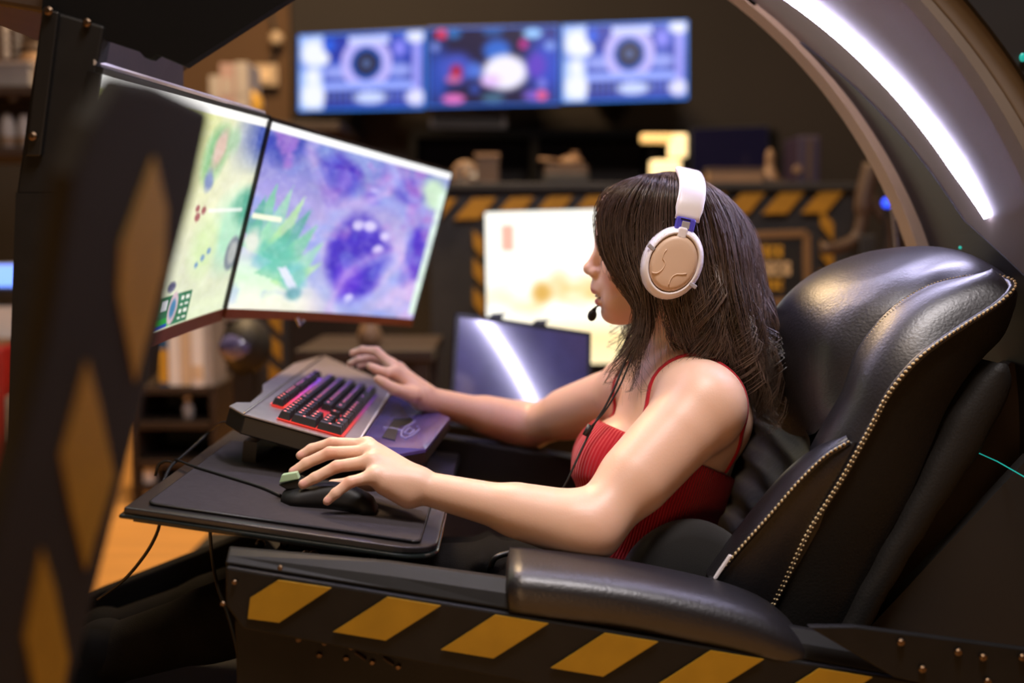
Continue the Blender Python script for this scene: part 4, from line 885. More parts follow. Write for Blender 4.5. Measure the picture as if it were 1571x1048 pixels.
def key(row_u, v0, w, l=1):
    band = min(5, int((v0+w/2)/22.5*6)); k = (w, l, band)
    if k not in KMESH:
        me = keymesh(w, l); me.materials[1] = MATS['legend%d' % band]; KMESH[k] = me
    o = bpy.data.objects.new('key', KMESH[k]); COL.objects.link(o); o.parent = kb
    o.location = kp(row_u+US*l/2, (v0+w/2)*US, .002)-KB; o.rotation_euler = KM.to_euler()
for r in range(5):
    u = r*US
    for c in range(4):
        if c == 0: 
            if r in (0,): key(u, 0, 1)
            elif r in (1, 3): key(u, 0, 1, 2)
        elif r == 4: 
            if c == 1: key(u, 1, 1)
            elif c == 2: key(u, 2, 2)
        else: key(u, c, 1)
for r, cs in ((0,(0,1,2)),(1,(0,1,2)),(3,(1,)),(4,(0,1,2))):
    for c in cs: key(r*US, 4.25+c, 1)
for r, ws in enumerate(([2]+[1]*13, [1.5]+[1]*12+[1.5], [2.25]+[1]*11+[1.75], [2.75]+[1]*10+[2.25], [1.25]*4+[6.25]+[1.25]*3)):
    v = 7.5
    for w in ws: key(r*US, v, w); v += w
for v in [4.25,5.25,6.25]+[7.5+i for i in range(4)]+[12+i for i in range(4)]+[16.5+i for i in range(4)]+[21.5]: key(-.0265, v, 1)
# backlight plate under the keys (really emits, hue runs along the board)
nv_, rowsu = 60, [(-.030,-.004),(-.002,5*US+.002)]
V_, F_, Ccol = [], [], []
for (ua, ub) in ((-.029,-.005),(-.001,5*US+.003)):
    for k in range(nv_-1):
        va, vb = [22.5*US*x/(nv_-1) for x in (k, k+1)]
        if ua < -.02 and va < 4.2*US: continue
        o = len(V_); V_ += [kp(ua,va,.0006), kp(ub,va,.0006), kp(ub,vb,.0006), kp(ua,vb,.0006)]; F_.append((o,o+1,o+2,o+3)); Ccol += [hue(va)]*2+[hue(vb)]*2
bl = obj('backlight', (V_, F_), 'key_backlight', kb, recalc=False); bl['kind'] = 'stuff'
setcol(bl, np.array(Ccol)*np.linspace(1.7, .14, len(Ccol))[:, None])
for (u, v) in [(5*US+.004, .004+.019*k) for k in range(22)]: pass
# clear palm rest with a printed line drawing
P = [onp(549,683,KO-KN*.004,KN), onp(604,600,KO-KN*.004,KN), W(690,641,1.86), W(653,689,1.64), W(596,699,1.585)]
pr = thing('palm_rest', 'glossy violet palm rest plate with a pale line drawing in front of the keyboard', 'palm rest', sum(P, Vector())/5-Vector((0,0,.03)))
obj('plate', prism(P, (0,0,-.006)), 'panel_print', pr, bevel=.001)
obj('base', prism([p+Vector((0,0,-.006)) for p in P], (0,0,-.014)), 'keyboard_side', pr)
PN = (P[1]-P[0]).cross(P[3]-P[0]).normalized(); PN = PN if PN.z > 0 else -PN
def pl(x, y): return onp(x, y, P[0]+PN*.0012, PN)
obj('dark_card', prism([onp(x,y,P[0]+PN*.0004,PN) for x, y in ((586,671),(604,643),(640,640),(632,650),(612,655),(606,676))], PN*.0006), 'bezel_black', pr)
for path in (((615,668),(617,660),(622,655),(634,648),(652,634)), ((615,668),(622,672),(632,668),(658,646)), ((620,663),(628,666),(636,660),(628,656),(620,663)), ((588,655),(604,657),(616,660)), ((658,646),(662,636)), ((640,655),(650,648))):
    obj('print_line', tube([pl(*q) for q in path], .0008, 6), 'print_line', pr)

# ------------------------------------------------------------------ curved monitors
def monitor(label, tl, tr_, br, bl, pic, gain, bul, depth, lowbez):
    P = [W(*tl), W(*tr_), W(*br), W(*bl)]; c = sum(P, Vector())/4; nrm = (P[1]-P[0]).cross(P[3]-P[0]).normalized()
    if nrm.dot(Vector((1,0,0))) < 0: nrm = -nrm
    t = thing('curved_monitor', label, 'monitor', c-Vector((0,0,.17)), 'curved monitors of the cockpit')
    up = ((P[0]-P[3])+(P[1]-P[2])).normalized(); rt = ((P[1]-P[0])+(P[2]-P[3])).normalized()
    def surf(s, v, off): 
        p = (P[0]*(1-s)+P[1]*s)*v+(P[3]*(1-s)+P[2]*s)*(1-v); return p-nrm*bul*(4*s*(1-s))+nrm*off
    nu = 24
    def barh(v, h, m, name, d=.012, lab=None):
        rows = [[surf(s, v, .004), surf(s, v, .004)+up*h, surf(s, v, -d)+up*h, surf(s, v, -d)] for s in np.linspace(0, 1, nu)]
        obj(name, grid(rows, close_v=True, caps=True), m, t, label=lab)
    barh(1, .007, 'bezel_black', 'top_bezel'); barh(0, -lowbez, 'bezel_copper', 'bottom_bezel', lab='copper-brown lower bezel')
    for s, sg_ in ((0, -1), (1, 1)):
        rows = [[surf(s, v, .004), surf(s, v, .004)+rt*.0045*sg_, surf(s, v, -.012)+rt*.0045*sg_, surf(s, v, -.012)] for v in (0, .5, 1)]
        obj('side_bezel', grid(rows, close_v=True, caps=True), 'bezel_black', t)
    rows = []
    for v in np.linspace(-.03, 1.02, 12): rows.append([surf(s, v, -.010-depth*(math.sin(math.pi*min(1, max(0, s))))**.6*math.sin(math.pi*min(1, max(0, v)))**.6) for s in np.linspace(0, 1, nu)])
    obj('back_shell', grid(rows), 'bezel_black', t, smooth=True)
    V, U = 110, 190
    rows = [[surf(s, v, .001) for s in np.linspace(0, 1, U)] for v in np.linspace(1, 0, V)]
    so = obj('screen', grid(rows), 'screen_picture', t, recalc=False, smooth=True)
    UU, VV = np.meshgrid(np.linspace(0,1,U), np.linspace(1,0,V)); setcol(so, (srgb2lin(pic(UU, VV))*gain).reshape(-1, 3))
    return t, P
m1, P1 = monitor('far curved monitor showing violet rocks and green crystals', (415,186,1.86), (692,266,2.36), (632,489,2.36), (346,473,1.86), pic_right, 1.15, .012, .03, .016)
m2, P2 = monitor('near curved monitor showing a pale green map, partly behind the striped post', (152,112,1.33), (411,183,1.86), (341,473,1.86), (54,594,1.33), pic_center, 1.06, .012, .03, .02)
obj('top_edge_light', tube([P2[0]+Vector((-.006,.0,.012)), P2[1]+Vector((-.006,0,.010))], .0035, 6), 'bezel_silver', m2, label='pale top edge of the near monitor')
obj('cable_hook', tube([W(455,488,2.0), W(460,500,2.0), W(466,492,2.0)], .003, 6), 'chrome', m1)
c1 = (P2[1]+P2[2])/2
obj('monitor_arm', cat(tube([c1+Vector((-.07,.02,.02)), c1+Vector((-.14,-.12,.05)), Vector((-.62,1.62,.95)), Vector((-.62,1.63,1.09))], .022, 10), box(c1+Vector((-.075,.0,.02)), (.03,.16,.10))), 'black_metal', ck)

# ------------------------------------------------------------------ glossy black panel that mirrors the light arch
Mp = W(775, 560, 2.30); Lp = apt(40, AR, 1.62)
pn = ((Lp-Mp).normalized()+(CAM-Mp).normalized()).normalized()
def gp(x, y, o=0): return onp(x, y, Mp, pn)+pn*o
Q = [gp(699,480), gp(906,511), gp(904,664), gp(688,652)]
t = thing('glossy_panel', 'tilted black glossy screen with clips on top reflecting the light arch, behind her far arm', 'screen', sum(Q, Vector())/4-Vector((0,0,.1)))
q = sum(Q, Vector())/4
obj('glass', prism([q+(p-q)*.955+pn*.0015 for p in Q], -pn*.006), 'black_gloss', t)
obj('frame', prism([p-pn*.004 for p in Q], -pn*.016), 'bezel_black', t, bevel=.004)
fb = [q+(p-q)*1.0 for p in Q]
for i in range(4):
    a, b = fb[i], fb[(i+1) % 4]; d = (q-(a+b)/2); d = d-(b-a).normalized()*d.dot((b-a).normalized()); d = d.normalized()*.0075
    obj('frame_bar', prism([a, b, b+d, a+d], pn*.004), 'bezel_black', t)
for (x, y) in ((758,487),(825,497)):
    obj('clip', prism([gp(x-8,y+5,-.012), gp(x-5,y-4,-.012), gp(x+17,y-5,-.012), gp(x+10,y+1,-.012), gp(x+12,y+6,-.012)], pn*.022), 'bezel_black', t, bevel=.001)
zb_ = min(p.z for p in Q)
obj('support', prism([Q[3]-pn*.02, Q[2]-pn*.02, Q[2]-pn*.02+Vector((0,.04,-.08)), Q[3]-pn*.02+Vector((0,.04,-.08))], (0,.03,0)), 'black_metal', t)
# wooden ledge and small items under it
LY = 2.35; zl = W(780,686,LY).z
t = thing('wooden_ledge', 'honey-coloured wooden ledge beneath her far forearm', 'ledge', (W(750,690,LY).x, LY+.05, 0))
x0, x1 = W(640,690,LY).x, W(842,690,LY).x
obj('ledge_board', box(((x0+x1)/2, LY+.1, zl-.012), (x1-x0, .26, .024)), 'desk_wood', t, bevel=.003); obj('cabinet', box(((x0+x1)/2, LY+.11, (zl-.024)/2), (x1-x0-.02,.22,zl-.024)), 'dark_prop', t)
t = thing('small_gadget', 'dark small gadget lying on the wooden ledge', 'gadget', (W(712,665,LY).x, LY+.03, zl))
obj('body', box((W(712,665,LY).x, LY+.03, zl+.012), (.07,.05,.024)), 'dark_prop', t, bevel=.006); obj('knob', lathe([(.010,0),(.010,.012),(.006,.014)], (W(700,665,LY).x, LY+.025, zl+.024), n=14), 'prop_pale', t)
# ribbed conduit beside the arch
cp = wspline([(1372,300,1.96),(1376,340,1.96),(1380,380,1.96),(1386,430,1.96)], 30); parts = []
for k in range(29):
    a, b = cp[k], cp[k+1]; parts.append(tube([a, a+(b-a)*.2, a+(b-a)*.6, a+(b-a)*.95], [.006,.0095,.0095,.006], 10))
obj('conduit', cat(*parts), 'conduit_grey', ck, smooth=True)
# ------------------------------------------------------------------ the person: one continuous signed-distance body, meshed with surface nets
def w(px, py, Y): return np.array(W(px, py, Y))
class Field:
    def __init__(s, xs, ys, zs):
        s.x, s.y, s.z = [np.asarray(a, np.float32) for a in (xs, ys, zs)]; s.F = np.full((len(xs), len(ys), len(zs)), .06, np.float32)
    def _box(s, lo, hi):
        sl = []
        for a, l, h in zip((s.x, s.y, s.z), lo, hi):
            i, j = np.searchsorted(a, l), np.searchsorted(a, h); sl.append(slice(max(0, i-1), min(len(a), j+1)))
        return tuple(sl)
    def _pts(s, sl): return np.meshgrid(s.x[sl[0]], s.y[sl[1]], s.z[sl[2]], indexing='ij', sparse=True)
    def _mix(s, sl, d, k, sub=False):
        A = s.F[sl]
        if sub:
            h = np.clip(.5-.5*(A+d)/k, 0, 1); s.F[sl] = A*(1-h)+(-d)*h+k*h*(1-h)
        else:
            h = np.clip(.5+.5*(A-d)/k, 0, 1); s.F[sl] = A*(1-h)+d*h-k*h*(1-h)
    def cone(s, a, b, ra, rb, k=.012, sub=False, flat=None):
        a, b = np.array(a, float), np.array(b, float); m = max(ra, rb)+k+.03; sl = s._box(np.minimum(a,b)-m, np.maximum(a,b)+m); X, Y, Z = s._pts(sl)
        ba = b-a; L = max(ba.dot(ba), 1e-12); h = np.clip(((X-a[0])*ba[0]+(Y-a[1])*ba[1]+(Z-a[2])*ba[2])/L, 0, 1)
        d = np.sqrt((X-a[0]-ba[0]*h)**2+(Y-a[1]-ba[1]*h)**2+(Z-a[2]-ba[2]*h)**2)-(ra+(rb-ra)*h)
        s._mix(sl, d.astype(np.float32), k, sub); return s
    def ell(s, c, r, k=.012, R=None, sub=False):
        c, r = np.array(c, float), np.array(r, float); m = max(r)+k+.03; sl = s._box(c-m, c+m); X, Y, Z = s._pts(sl); X = X-c[0]; Y = Y-c[1]; Z = Z-c[2]
        if R is not None:
            R = np.array(R); X, Y, Z = (R[0,0]*X+R[1,0]*Y+R[2,0]*Z, R[0,1]*X+R[1,1]*Y+R[2,1]*Z, R[0,2]*X+R[1,2]*Y+R[2,2]*Z)
        k0 = np.sqrt((X/r[0])**2+(Y/r[1])**2+(Z/r[2])**2); k1 = np.sqrt((X/r[0]**2)**2+(Y/r[1]**2)**2+(Z/r[2]**2)**2)+1e-9
        s._mix(sl, (k0*(k0-1)/k1).astype(np.float32), k, sub); return s
def nets(F, xs, ys, zs):
    S = F < 0
    c = [S[i:S.shape[0]-1+i, j:S.shape[1]-1+j, k:S.shape[2]-1+k] for i in (0,1) for j in (0,1) for k in (0,1)]
    tot = sum(q.astype(np.int8) for q in c); act = (tot > 0)&(tot < 8); I, J, K = np.nonzero(act); n = len(I)
    idx = np.full(act.shape, -1, np.int32); idx[I,J,K] = np.arange(n)
    val = {(i,j,k): F[I+i,J+j,K+k] for i in (0,1) for j in (0,1) for k in (0,1)}
    acc = np.zeros((n, 3)); cnt = np.zeros(n)
    corners = list(val)
    for a in corners:
        for ax in range(3):
            if a[ax]: continue
            b = list(a); b[ax] = 1; b = tuple(b); fa, fb = val[a], val[b]; m = (fa < 0) != (fb < 0)
            t = np.where(m, fa/np.where(m, fa-fb, 1), 0)
            p = np.array(a, float)[None].repeat(n, 0); p[:, ax] += t; acc += p*m[:, None]; cnt += m
    acc /= cnt[:, None]
    def co(arr, i, f): return arr[i]+(arr[np.minimum(i+1, len(arr)-1)]-arr[i])*f
    V = np.stack([co(xs, I, acc[:,0]), co(ys, J, acc[:,1]), co(zs, K, acc[:,2])], 1); Fs = []
    def quads(E, offs, flip):
        i, j, k = np.nonzero(E[0]); q = np.stack([idx[i+o[0], j+o[1], k+o[2]] for o in offs], 1); s = E[1][i,j,k]
        ok = (q >= 0).all(1); q, s = q[ok], s[ok]
        if flip: s = ~s
        Fs.append(np.where(s[:,None], q, q[:, ::-1]))
    a, b = S[:-1,1:-1,1:-1], S[1:,1:-1,1:-1]; quads((a != b, a), [(0,0,0),(0,1,0),(0,1,1),(0,0,1)], False)
    a, b = S[1:-1,:-1,1:-1], S[1:-1,1:,1:-1]; quads((a != b, a), [(0,0,0),(1,0,0),(1,0,1),(0,0,1)], True)
    a, b = S[1:-1,1:-1,:-1], S[1:-1,1:-1,1:]; quads((a != b, a), [(0,0,0),(1,0,0),(1,1,0),(0,1,0)], False)
    return V, np.vstack(Fs)
def relax(V, Q, it, lam=.5):
    n = len(V); e = np.vstack([Q[:, [0,1]], Q[:, [1,2]], Q[:, [2,3]], Q[:, [3,0]]]); deg = np.bincount(e[:,0], minlength=n)+np.bincount(e[:,1], minlength=n)
    for k in range(it):
        for l in (lam, -lam*1.03):
            s = np.stack([np.bincount(e[:,0], V[e[:,1],c], n)+np.bincount(e[:,1], V[e[:,0],c], n) for c in range(3)], 1)/np.maximum(deg, 1)[:,None]; V = V+l*(s-V)
    return V
def netobj(name, V, Q, m, parent):
    me = bpy.data.meshes.new(name); off = np.array(ROOT[parent.name]); V = V-off
    me.vertices.add(len(V)); me.vertices.foreach_set('co', V.astype(np.float32).ravel()); me.loops.add(Q.size); me.loops.foreach_set('vertex_index', Q.astype(np.int32).ravel())
    me.polygons.add(len(Q)); me.polygons.foreach_set('loop_start', np.arange(0, Q.size, 4, dtype=np.int32)); me.polygons.foreach_set('loop_total', np.full(len(Q), 4, np.int32))
    me.update(calc_edges=True); me.polygons.foreach_set('use_smooth', np.ones(len(Q), bool)); me.materials.append(MATS[m])
    o = bpy.data.objects.new(name, me); COL.objects.link(o); o.parent = parent; ROOT[o.name] = Vector(off); return o
def axis(segs):
    out = []
    for a, b, h in segs: out.append(np.arange(a, b, h))
    return np.unique(np.round(np.concatenate(out), 5))
XS = axis([(-.92,-.30,.008),(-.30,-.05,.0022),(-.05,.095,.0045),(.095,.20,.0022),(.20,.42,.0045)])
YS = axis([(1.28,1.40,.0045),(1.40,1.52,.0022),(1.52,1.60,.004),(1.60,1.72,.0024),(1.72,1.86,.005),(1.86,2.0,.0024),(2.0,2.12,.005)])
ZS = axis([(.26,.74,.008),(.74,.99,.0024),(.99,1.13,.0023),(1.13,1.27,.005)])-.35
# joints
NS = w(1078,622,1.515); FS = w(972,600,1.80)
NE = w(905,810,1.415); NW = w(648,748,1.455)
FE = w(812,655,2.02); FW = w(652,612,1.915)
HN, HF = w(935,915,1.57), w(930,905,1.75)
KN_, KF = w(500,905,1.55), w(500,880,1.76)
AN, AF = w(150,1010,1.55), w(150,985,1.76)
TW = np.array(rot_axis('Z', -12) @ rot_axis('Y', 12))       # torso turned a little to the camera and leaning back
def torso(Fd, off=0.0):
    e = off
    Fd.ell(w(1040,655,1.655), (.094+e,.142+e,.150+e), .03, TW)
    Fd.ell(w(1010,770,1.650), (.086+e,.122+e,.12+e), .03, TW)
    Fd.ell(w(985,880,1.655), (.100+e,.150+e,.10+e), .04, TW)
    Fd.ell(w(938,716,1.585), (.049+e,.056+e,.060+e), .04, TW)
    Fd.ell(w(934,704,1.725), (.049+e,.056+e,.060+e), .04, TW)
    return Fd
def legs(Fd, e=0.0):
    for h, k, a in ((HN, KN_, AN), (HF, KF, AF)):
        Fd.cone(h, k, .078+e, .055+e, .03); Fd.cone(k, a, .053+e, .036+e, .02); Fd.cone(k+(a-k)*.15, k+(a-k)*.5, .05+e, .046+e, .02)
    return Fd
Bd = Field(XS, YS, ZS); torso(Bd); legs(Bd, -.004)
for a in (AN, AF):
    Bd.cone(a, a+np.array((-.13,0,-.03)), .030, .022, .02)
# shoulders, neck
NB, NTp = w(1055,575,1.655), w(1038,462,1.645)
Bd.cone(NTp, NB, .049, .055, .02)
Bd.cone(NB, NS+np.array((-.01,.03,.012)), .050, .040, .035); Bd.cone(NB, FS+np.array((0,-.02,.010)), .048, .038, .035)
Bd.cone(w(1060,610,1.63), w(1098,645,1.585), .055, .048, .04)
Bd.cone(w(995,600,1.60), w(1040,590,1.54), .013, .014, .022); Bd.cone(w(985,598,1.66), w(962,592,1.76), .012, .014, .022)   # collar bones
# arms
def arm(S, E, Wr, rs, re, rw):
    Bd.cone(S, E, rs, re, .030); Bd.ell(S+np.array((0,0,-.004)), (.054,.054,.056), .03)
    Bd.cone(S+(E-S)*.25, S+(E-S)*.6, rs*1.0, rs*.93, .02)
    Bd.cone(E, Wr, re*.97, rw, .022); Bd.cone(E+(Wr-E)*.12, E+(Wr-E)*.42, re*1.04, re*.84, .018)
arm(NS, NE, NW, .048, .0385, .0215); arm(FS, FE, FW, .044, .037, .0215)
# near hand on the mouse: knuckles, middle joints, tips read off the photograph
def finger(pts, r, k0=.008):
    for i in range(len(pts)-1): Bd.cone(pts[i], pts[i+1], r[i], r[i+1], k0 if i == 0 else .003)
M_i, M_m, M_r, M_p = w(563,684,1.500), w(571,694,1.478), w(572,708,1.455), w(575,730,1.436)
wr = NW
for q, ra in ((M_i,.0118), (M_m,.0125), (M_r,.0122), (M_p,.0112)): Bd.cone(wr+(q-wr)*.12, q, .0165, ra, .014)
Bd.cone(w(625,762,1.447), w(590,745,1.440), .015, .0125, .014)          # outer edge of the palm
Bd.cone(w(640,735,1.48), w(600,726,1.50), .016, .013, .014)
finger([M_i, w(510,680,1.512), w(478,689,1.514), w(461,699,1.512)], (.0098,.0082,.0072,.0064))
finger([M_m, w(506,695,1.482), w(470,711,1.480), w(450,724,1.478)], (.0102,.0084,.0074,.0066))
finger([M_r, w(517,716,1.452), w(484,733,1.447), w(465,743,1.445)], (.0098,.0082,.0073,.0065))
finger([M_p, w(537,740,1.424), w(515,757,1.418), w(502,769,1.416)], (.0088,.0074,.0066,.0058))
finger([w(612,738,1.505), w(570,742,1.520), w(535,742,1.518), w(510,744,1.512)], (.014,.0105,.0088,.0074), .012)
NAILN = [w(460,698,1.505), w(449,722,1.472), w(464,742,1.438), w(501,768,1.410)]
# far hand on the keys
fw = FW; f1, f2, f3, f4 = w(601,561,1.930), w(607,572,1.905), w(612,566,1.955), w(618,572,1.975)
for q, ra in ((f1,.0120), (f2,.0118), (f3,.0115), (f4,.0105)): Bd.cone(fw+(q-fw)*.12, q, .0165, ra, .014)
finger([f1, w(577,539,1.938), w(556,537,1.942), w(541,542,1.944)], (.0100,.0082,.0072,.0064))
finger([f3, w(575,549,1.965), w(551,552,1.970), w(537,558,1.972)], (.0098,.0080,.0070,.0062))
finger([f4, w(588,553,1.992), w(566,556,1.997), w(552,562,1.998)], (.0086,.0072,.0064,.0058))
finger([f2, w(592,572,1.890), w(577,567,1.886), w(568,562,1.885)], (.0102,.0086,.0076,.0068))
finger([w(632,606,1.885), w(605,597,1.870), w(590,588,1.866), w(580,582,1.866)], (.0135,.0102,.0088,.0074), .012)
# head: skull, jaw, face
HY = 1.645
Bd.ell(w(1027,368,HY), (.093,.073,.087), .015)
Bd.ell(w(973,418,HY), (.050,.056,.066), .02)
for sgn in (-1, 1):
    Bd.cone(w(1012,440,HY)+np.array((0,.047*sgn,0)), w(955,479,HY)+np.array((0,.016*sgn,0)), .022, .0155, .022)
    Bd.ell(w(948,418,HY)+np.array((0,.030*sgn,0)), (.020,.022,.022), .018)      # cheekbones
    Bd.ell(w(944,458,HY)+np.array((0,.026*sgn,0)), (.020,.018,.022), .016)
    Bd.ell(w(926,385,HY)+np.array((0,.031*sgn,0)), (.010,.015,.008), .010, None, True)   # eye hollows
    Bd.ell(w(911.5,418,HY)+np.array((0,.0115*sgn,0)), (.0085,.0065,.0065), .006)
    Bd.ell(w(1040,402,HY)+np.array((.0,.075*sgn,0)), (.015,.006,.028), .008)     # ears
Bd.ell(w(940,480,HY), (.0165,.020,.0145), .014)
Bd.cone(w(925,376,HY), w(905.5,411.5,HY), .0078, .0078, .010)
Bd.ell(w(903.5,412,HY), (.0078,.0085,.0072), .006)
Bd.ell(w(928,440,HY), (.021,.026,.016), .012)
Bd.ell(w(918.5,446,HY), (.0088,.022,.0048), .005)
Bd.ell(w(921.5,463,HY), (.0088,.019,.0060), .005)
Bd.ell(w(915,454.5,HY), (.012,.019,.0025), .003, None, True)       # parted lips
Bd.ell(w(953,340,HY), (.036,.056,.050), .02); Bd.ell(w(934,364,HY), (.011,.046,.014), .018)
for sgn in (-1, 1): Bd.cone(w(927,379.5,HY)+np.array((0,.019*sgn,0)), w(931,380.5,HY)+np.array((.003,.043*sgn,-.002)), .0036, .003, .004); Bd.cone(w(928,390,HY)+np.array((0,.020*sgn,0)), w(931,389,HY)+np.array((.003,.043*sgn,0)), .003, .0026, .004)
V, Q = nets(Bd.F, Bd.x, Bd.y, Bd.z); V = relax(V, Q, 3)
pr_ = thing('person', 'woman with long brown hair in a red strappy top, one hand on the mouse', 'person', Vector(w(985,940,1.655)))
body = netobj('body', V, Q, 'skin', pr_)
# skin tint: lips, nails, cheeks, knuckles
C = np.tile(np.array(lin((226,184,158))), (len(V), 1))
def tint(c, r, rgb, a):
    global C
    d = np.linalg.norm((V-c)/np.array(r), axis=1); m = np.clip((1-d)*2.2, 0, 1)[:, None]*a; C = C*(1-m)+np.array(lin(rgb))*m
tint(w(913,446,HY), (.013,.024,.0062), (188,104,96), 1); tint(w(914,463,HY), (.013,.021,.0078), (190,102,94), 1)
for s_ in (-1, 1): tint(w(945,425,HY)+np.array((0,.04*s_,0)), (.03,.03,.03), (222,160,134), .7)
for p in NAILN: tint(p, (.009,.006,.006), (232,176,166), .8)
for q in (w(510,680,1.505), w(506,695,1.475), w(517,716,1.445), w(537,740,1.418), M_i, M_m, M_r, M_p): tint(q, (.014,.012,.012), (220,160,134), .6)
tint(NE, (.05,.05,.05), (216,160,132), .6); tint(FE, (.05,.05,.05), (216,160,132), .6)
setcol(body, C)
for s_ in (-1, 1):
    c = w(938.5,384.5,HY)+np.array((.001,.031*s_,0)); obj('eye', ellip(c, (.0118,.0118,.0118)), 'eye_white', pr_, smooth=True)
    obj('iris', ellip(c+np.array((-.0098,0,0)), (.003,.0056,.0056)), 'eye_dark', pr_, smooth=True)
    obj('eyebrow', tube(spline([Vector(w(922,369,HY)+np.array((-.001,.012*s_,0))), Vector(w(922.5,364,HY)+np.array((0,.030*s_,.0))), Vector(w(930,368,HY)+np.array((.004,.047*s_,0)))], 10), [.001,.0022,.0026,.0028,.0028,.0026,.0024,.002,.0015,.0008], 6), 'hair_cap', pr_, smooth=True)
obj('teeth', ellip(Vector(w(919,454,HY)), (.006,.012,.003)), 'tooth', pr_, smooth=True)
# clothes on a coarser field
x2 = axis([(-.92,-.30,.008),(-.30,.42,.0042)]); y2 = axis([(1.28,2.0,.0042)]); z2 = axis([(.26,.62,.008),(.62,1.06,.0042)])-.35
Tp = Field(x2, y2, z2); torso(Tp, .0045)
for h, k in ((HN, KN_), (HF, KF)): Tp.cone(h, h+(k-h)*.12, .0795, .078, .03)
Xg, Yg, Zg = np.meshgrid(x2, y2, z2, indexing='ij', sparse=True)
def plane(a, b, c, up):
    n = np.cross(b-a, c-a); n /= np.linalg.norm(n); n = n if n.dot(up) > 0 else -n; return n, n.dot(a)
# top edge: rises at the front, lower under the arm and across the back
n1, d1 = plane(w(894,634,1.76), w(980,672,1.535), w(1135,738,1.56), np.array((0,0,1.)))
ntp = n1
top = (Xg*n1[0]+Yg*n1[1]+Zg*n1[2]-d1)
bot = -(Zg-(w(985,980,1.65)[2]))
fold_n, fold_d = plane(w(1020,766,1.52), w(1125,792,1.56), w(900,745,1.76), np.array((0,0,1.)))
fold = (Xg*fold_n[0]+Yg*fold_n[1]+Zg*fold_n[2]-fold_d)
Ft = Tp.F - .0035*np.clip(fold/.006+.5, 0, 1)
Ft = np.maximum(Ft, np.maximum(top, bot)).astype(np.float32)
V2, Q2 = nets(Ft, x2.astype(np.float32), y2.astype(np.float32), z2.astype(np.float32)); V2 = relax(V2, Q2, 2)
cam_o = netobj('camisole', V2, Q2, 'red_knit', pr_)
ctr_ = w(1010,770,1.650); lean = math.tan(math.radians(14)); ang = np.arctan2(V2[:,1]-ctr_[1], -(V2[:,0]-ctr_[0]-(V2[:,2]-ctr_[2])*lean))
ra = cam_o.data.attributes.new('rib', 'FLOAT', 'POINT'); ra.data.foreach_set('value', ang.astype(np.float32))
def on_body(path, n, lift, cen):
    """lay a strap on the body: march from outside towards the torso axis until the skin field is met"""
    out = []
    for p in spline([Vector(q) for q in path], n): out.append(p)
    return out
strapn = on_body([w(982,676,1.515), w(1000,632,1.535), w(1028,592,1.560), w(1060,566,1.560), w(1092,561,1.545), w(1124,583,1.53), w(1140,630,1.528), w(1147,680,1.535), w(1136,742,1.555)], 40, 0, None)
# push strap points out of the body so that they lie on the skin
def snap(P, lift=.0015):
    from mathutils.kdtree import KDTree
    kd = KDTree(len(V)); [kd.insert(v, i) for i, v in enumerate(V)]; kd.balance(); out = []
    nrm = np.zeros((len(body.data.vertices), 3), np.float32); body.data.vertex_normals.foreach_get('vector', nrm.ravel()) if False else None
    for p in P:
        co, i, d = kd.find(p); n = Vector(body.data.vertices[i].normal); out.append(Vector(co)+n*lift)
    Pn = [out[0]]+[(out[k-1]+out[k]*2+out[k+1])/4 for k in range(1, len(out)-1)]+[out[-1]]
    return Pn
obj('strap', tube(snap(strapn), .0036, 8, .55), 'red_knit', pr_, smooth=True)
strapf = spline([Vector(q) for q in (w(940,652,1.735), w(948,628,1.745), w(958,600,1.755), w(975,582,1.76), w(1010,590,1.76), w(1060,640,1.77), w(1100,720,1.74))], 36)
obj('strap', tube(snap(strapf), .0036, 8, .55), 'red_knit', pr_, smooth=True)
edge = [p for p in spline([Vector(q) for q in (w(896,642,1.76), w(935,662,1.66), w(978,690,1.535))], 16)]
# trousers
Tr = Field(x2, y2, z2); legs(Tr, .004)
for a in (AN, AF): Tr.cone(a, a+np.array((-.03,0,0)), .042, .042, .02)
e = .0075; Tr.ell(w(985,880,1.655), (.100+e,.150+e,.10+e), .04, TW)
for h, k in ((HN, KN_), (HF, KF)):
    for t in (.12, .2, .3, .45): 
        c = h+(k-h)*t; Tr.cone(c+np.array((0,-.05,.055)), c+np.array((.012,.05,.06)), .010, .010, .02)
wn, wdv = plane(w(850,838,1.62), w(1000,880,1.52), w(850,830,1.76), np.array((0,0,1.)))
Ftr = np.maximum(Tr.F, (Xg*wn[0]+Yg*wn[1]+Zg*wn[2]-wdv)).astype(np.float32)
V3, Q3 = nets(Ftr, x2.astype(np.float32), y2.astype(np.float32), z2.astype(np.float32)); V3 = relax(V3, Q3, 2)
netobj('trousers', V3, Q3, 'trouser_cloth', pr_)
obj('belt_loop', tube(wspline([(752,872,1.50),(760,856,1.50),(785,848,1.51),(812,847,1.52)], 14), .004, 8), 'bezel_black', pr_, smooth=True)
for a in (AN, AF):
    Sh = Field(np.arange(a[0]-.26, a[0]+.10, .005), np.arange(a[1]-.08, a[1]+.08, .005), np.arange(a[2]-.12, a[2]+.10, .005))
    Sh.cone(a+np.array((.01,0,.01)), a+np.array((-.02,0,-.03)), .046, .046, .02); Sh.cone(a+np.array((-.02,0,-.035)), a+np.array((-.17,0,-.045)), .045, .034, .02)
    v_, q_ = nets(Sh.F, Sh.x, Sh.y, Sh.z); netobj('shoe', v_, q_, 'shoe_dark', pr_)

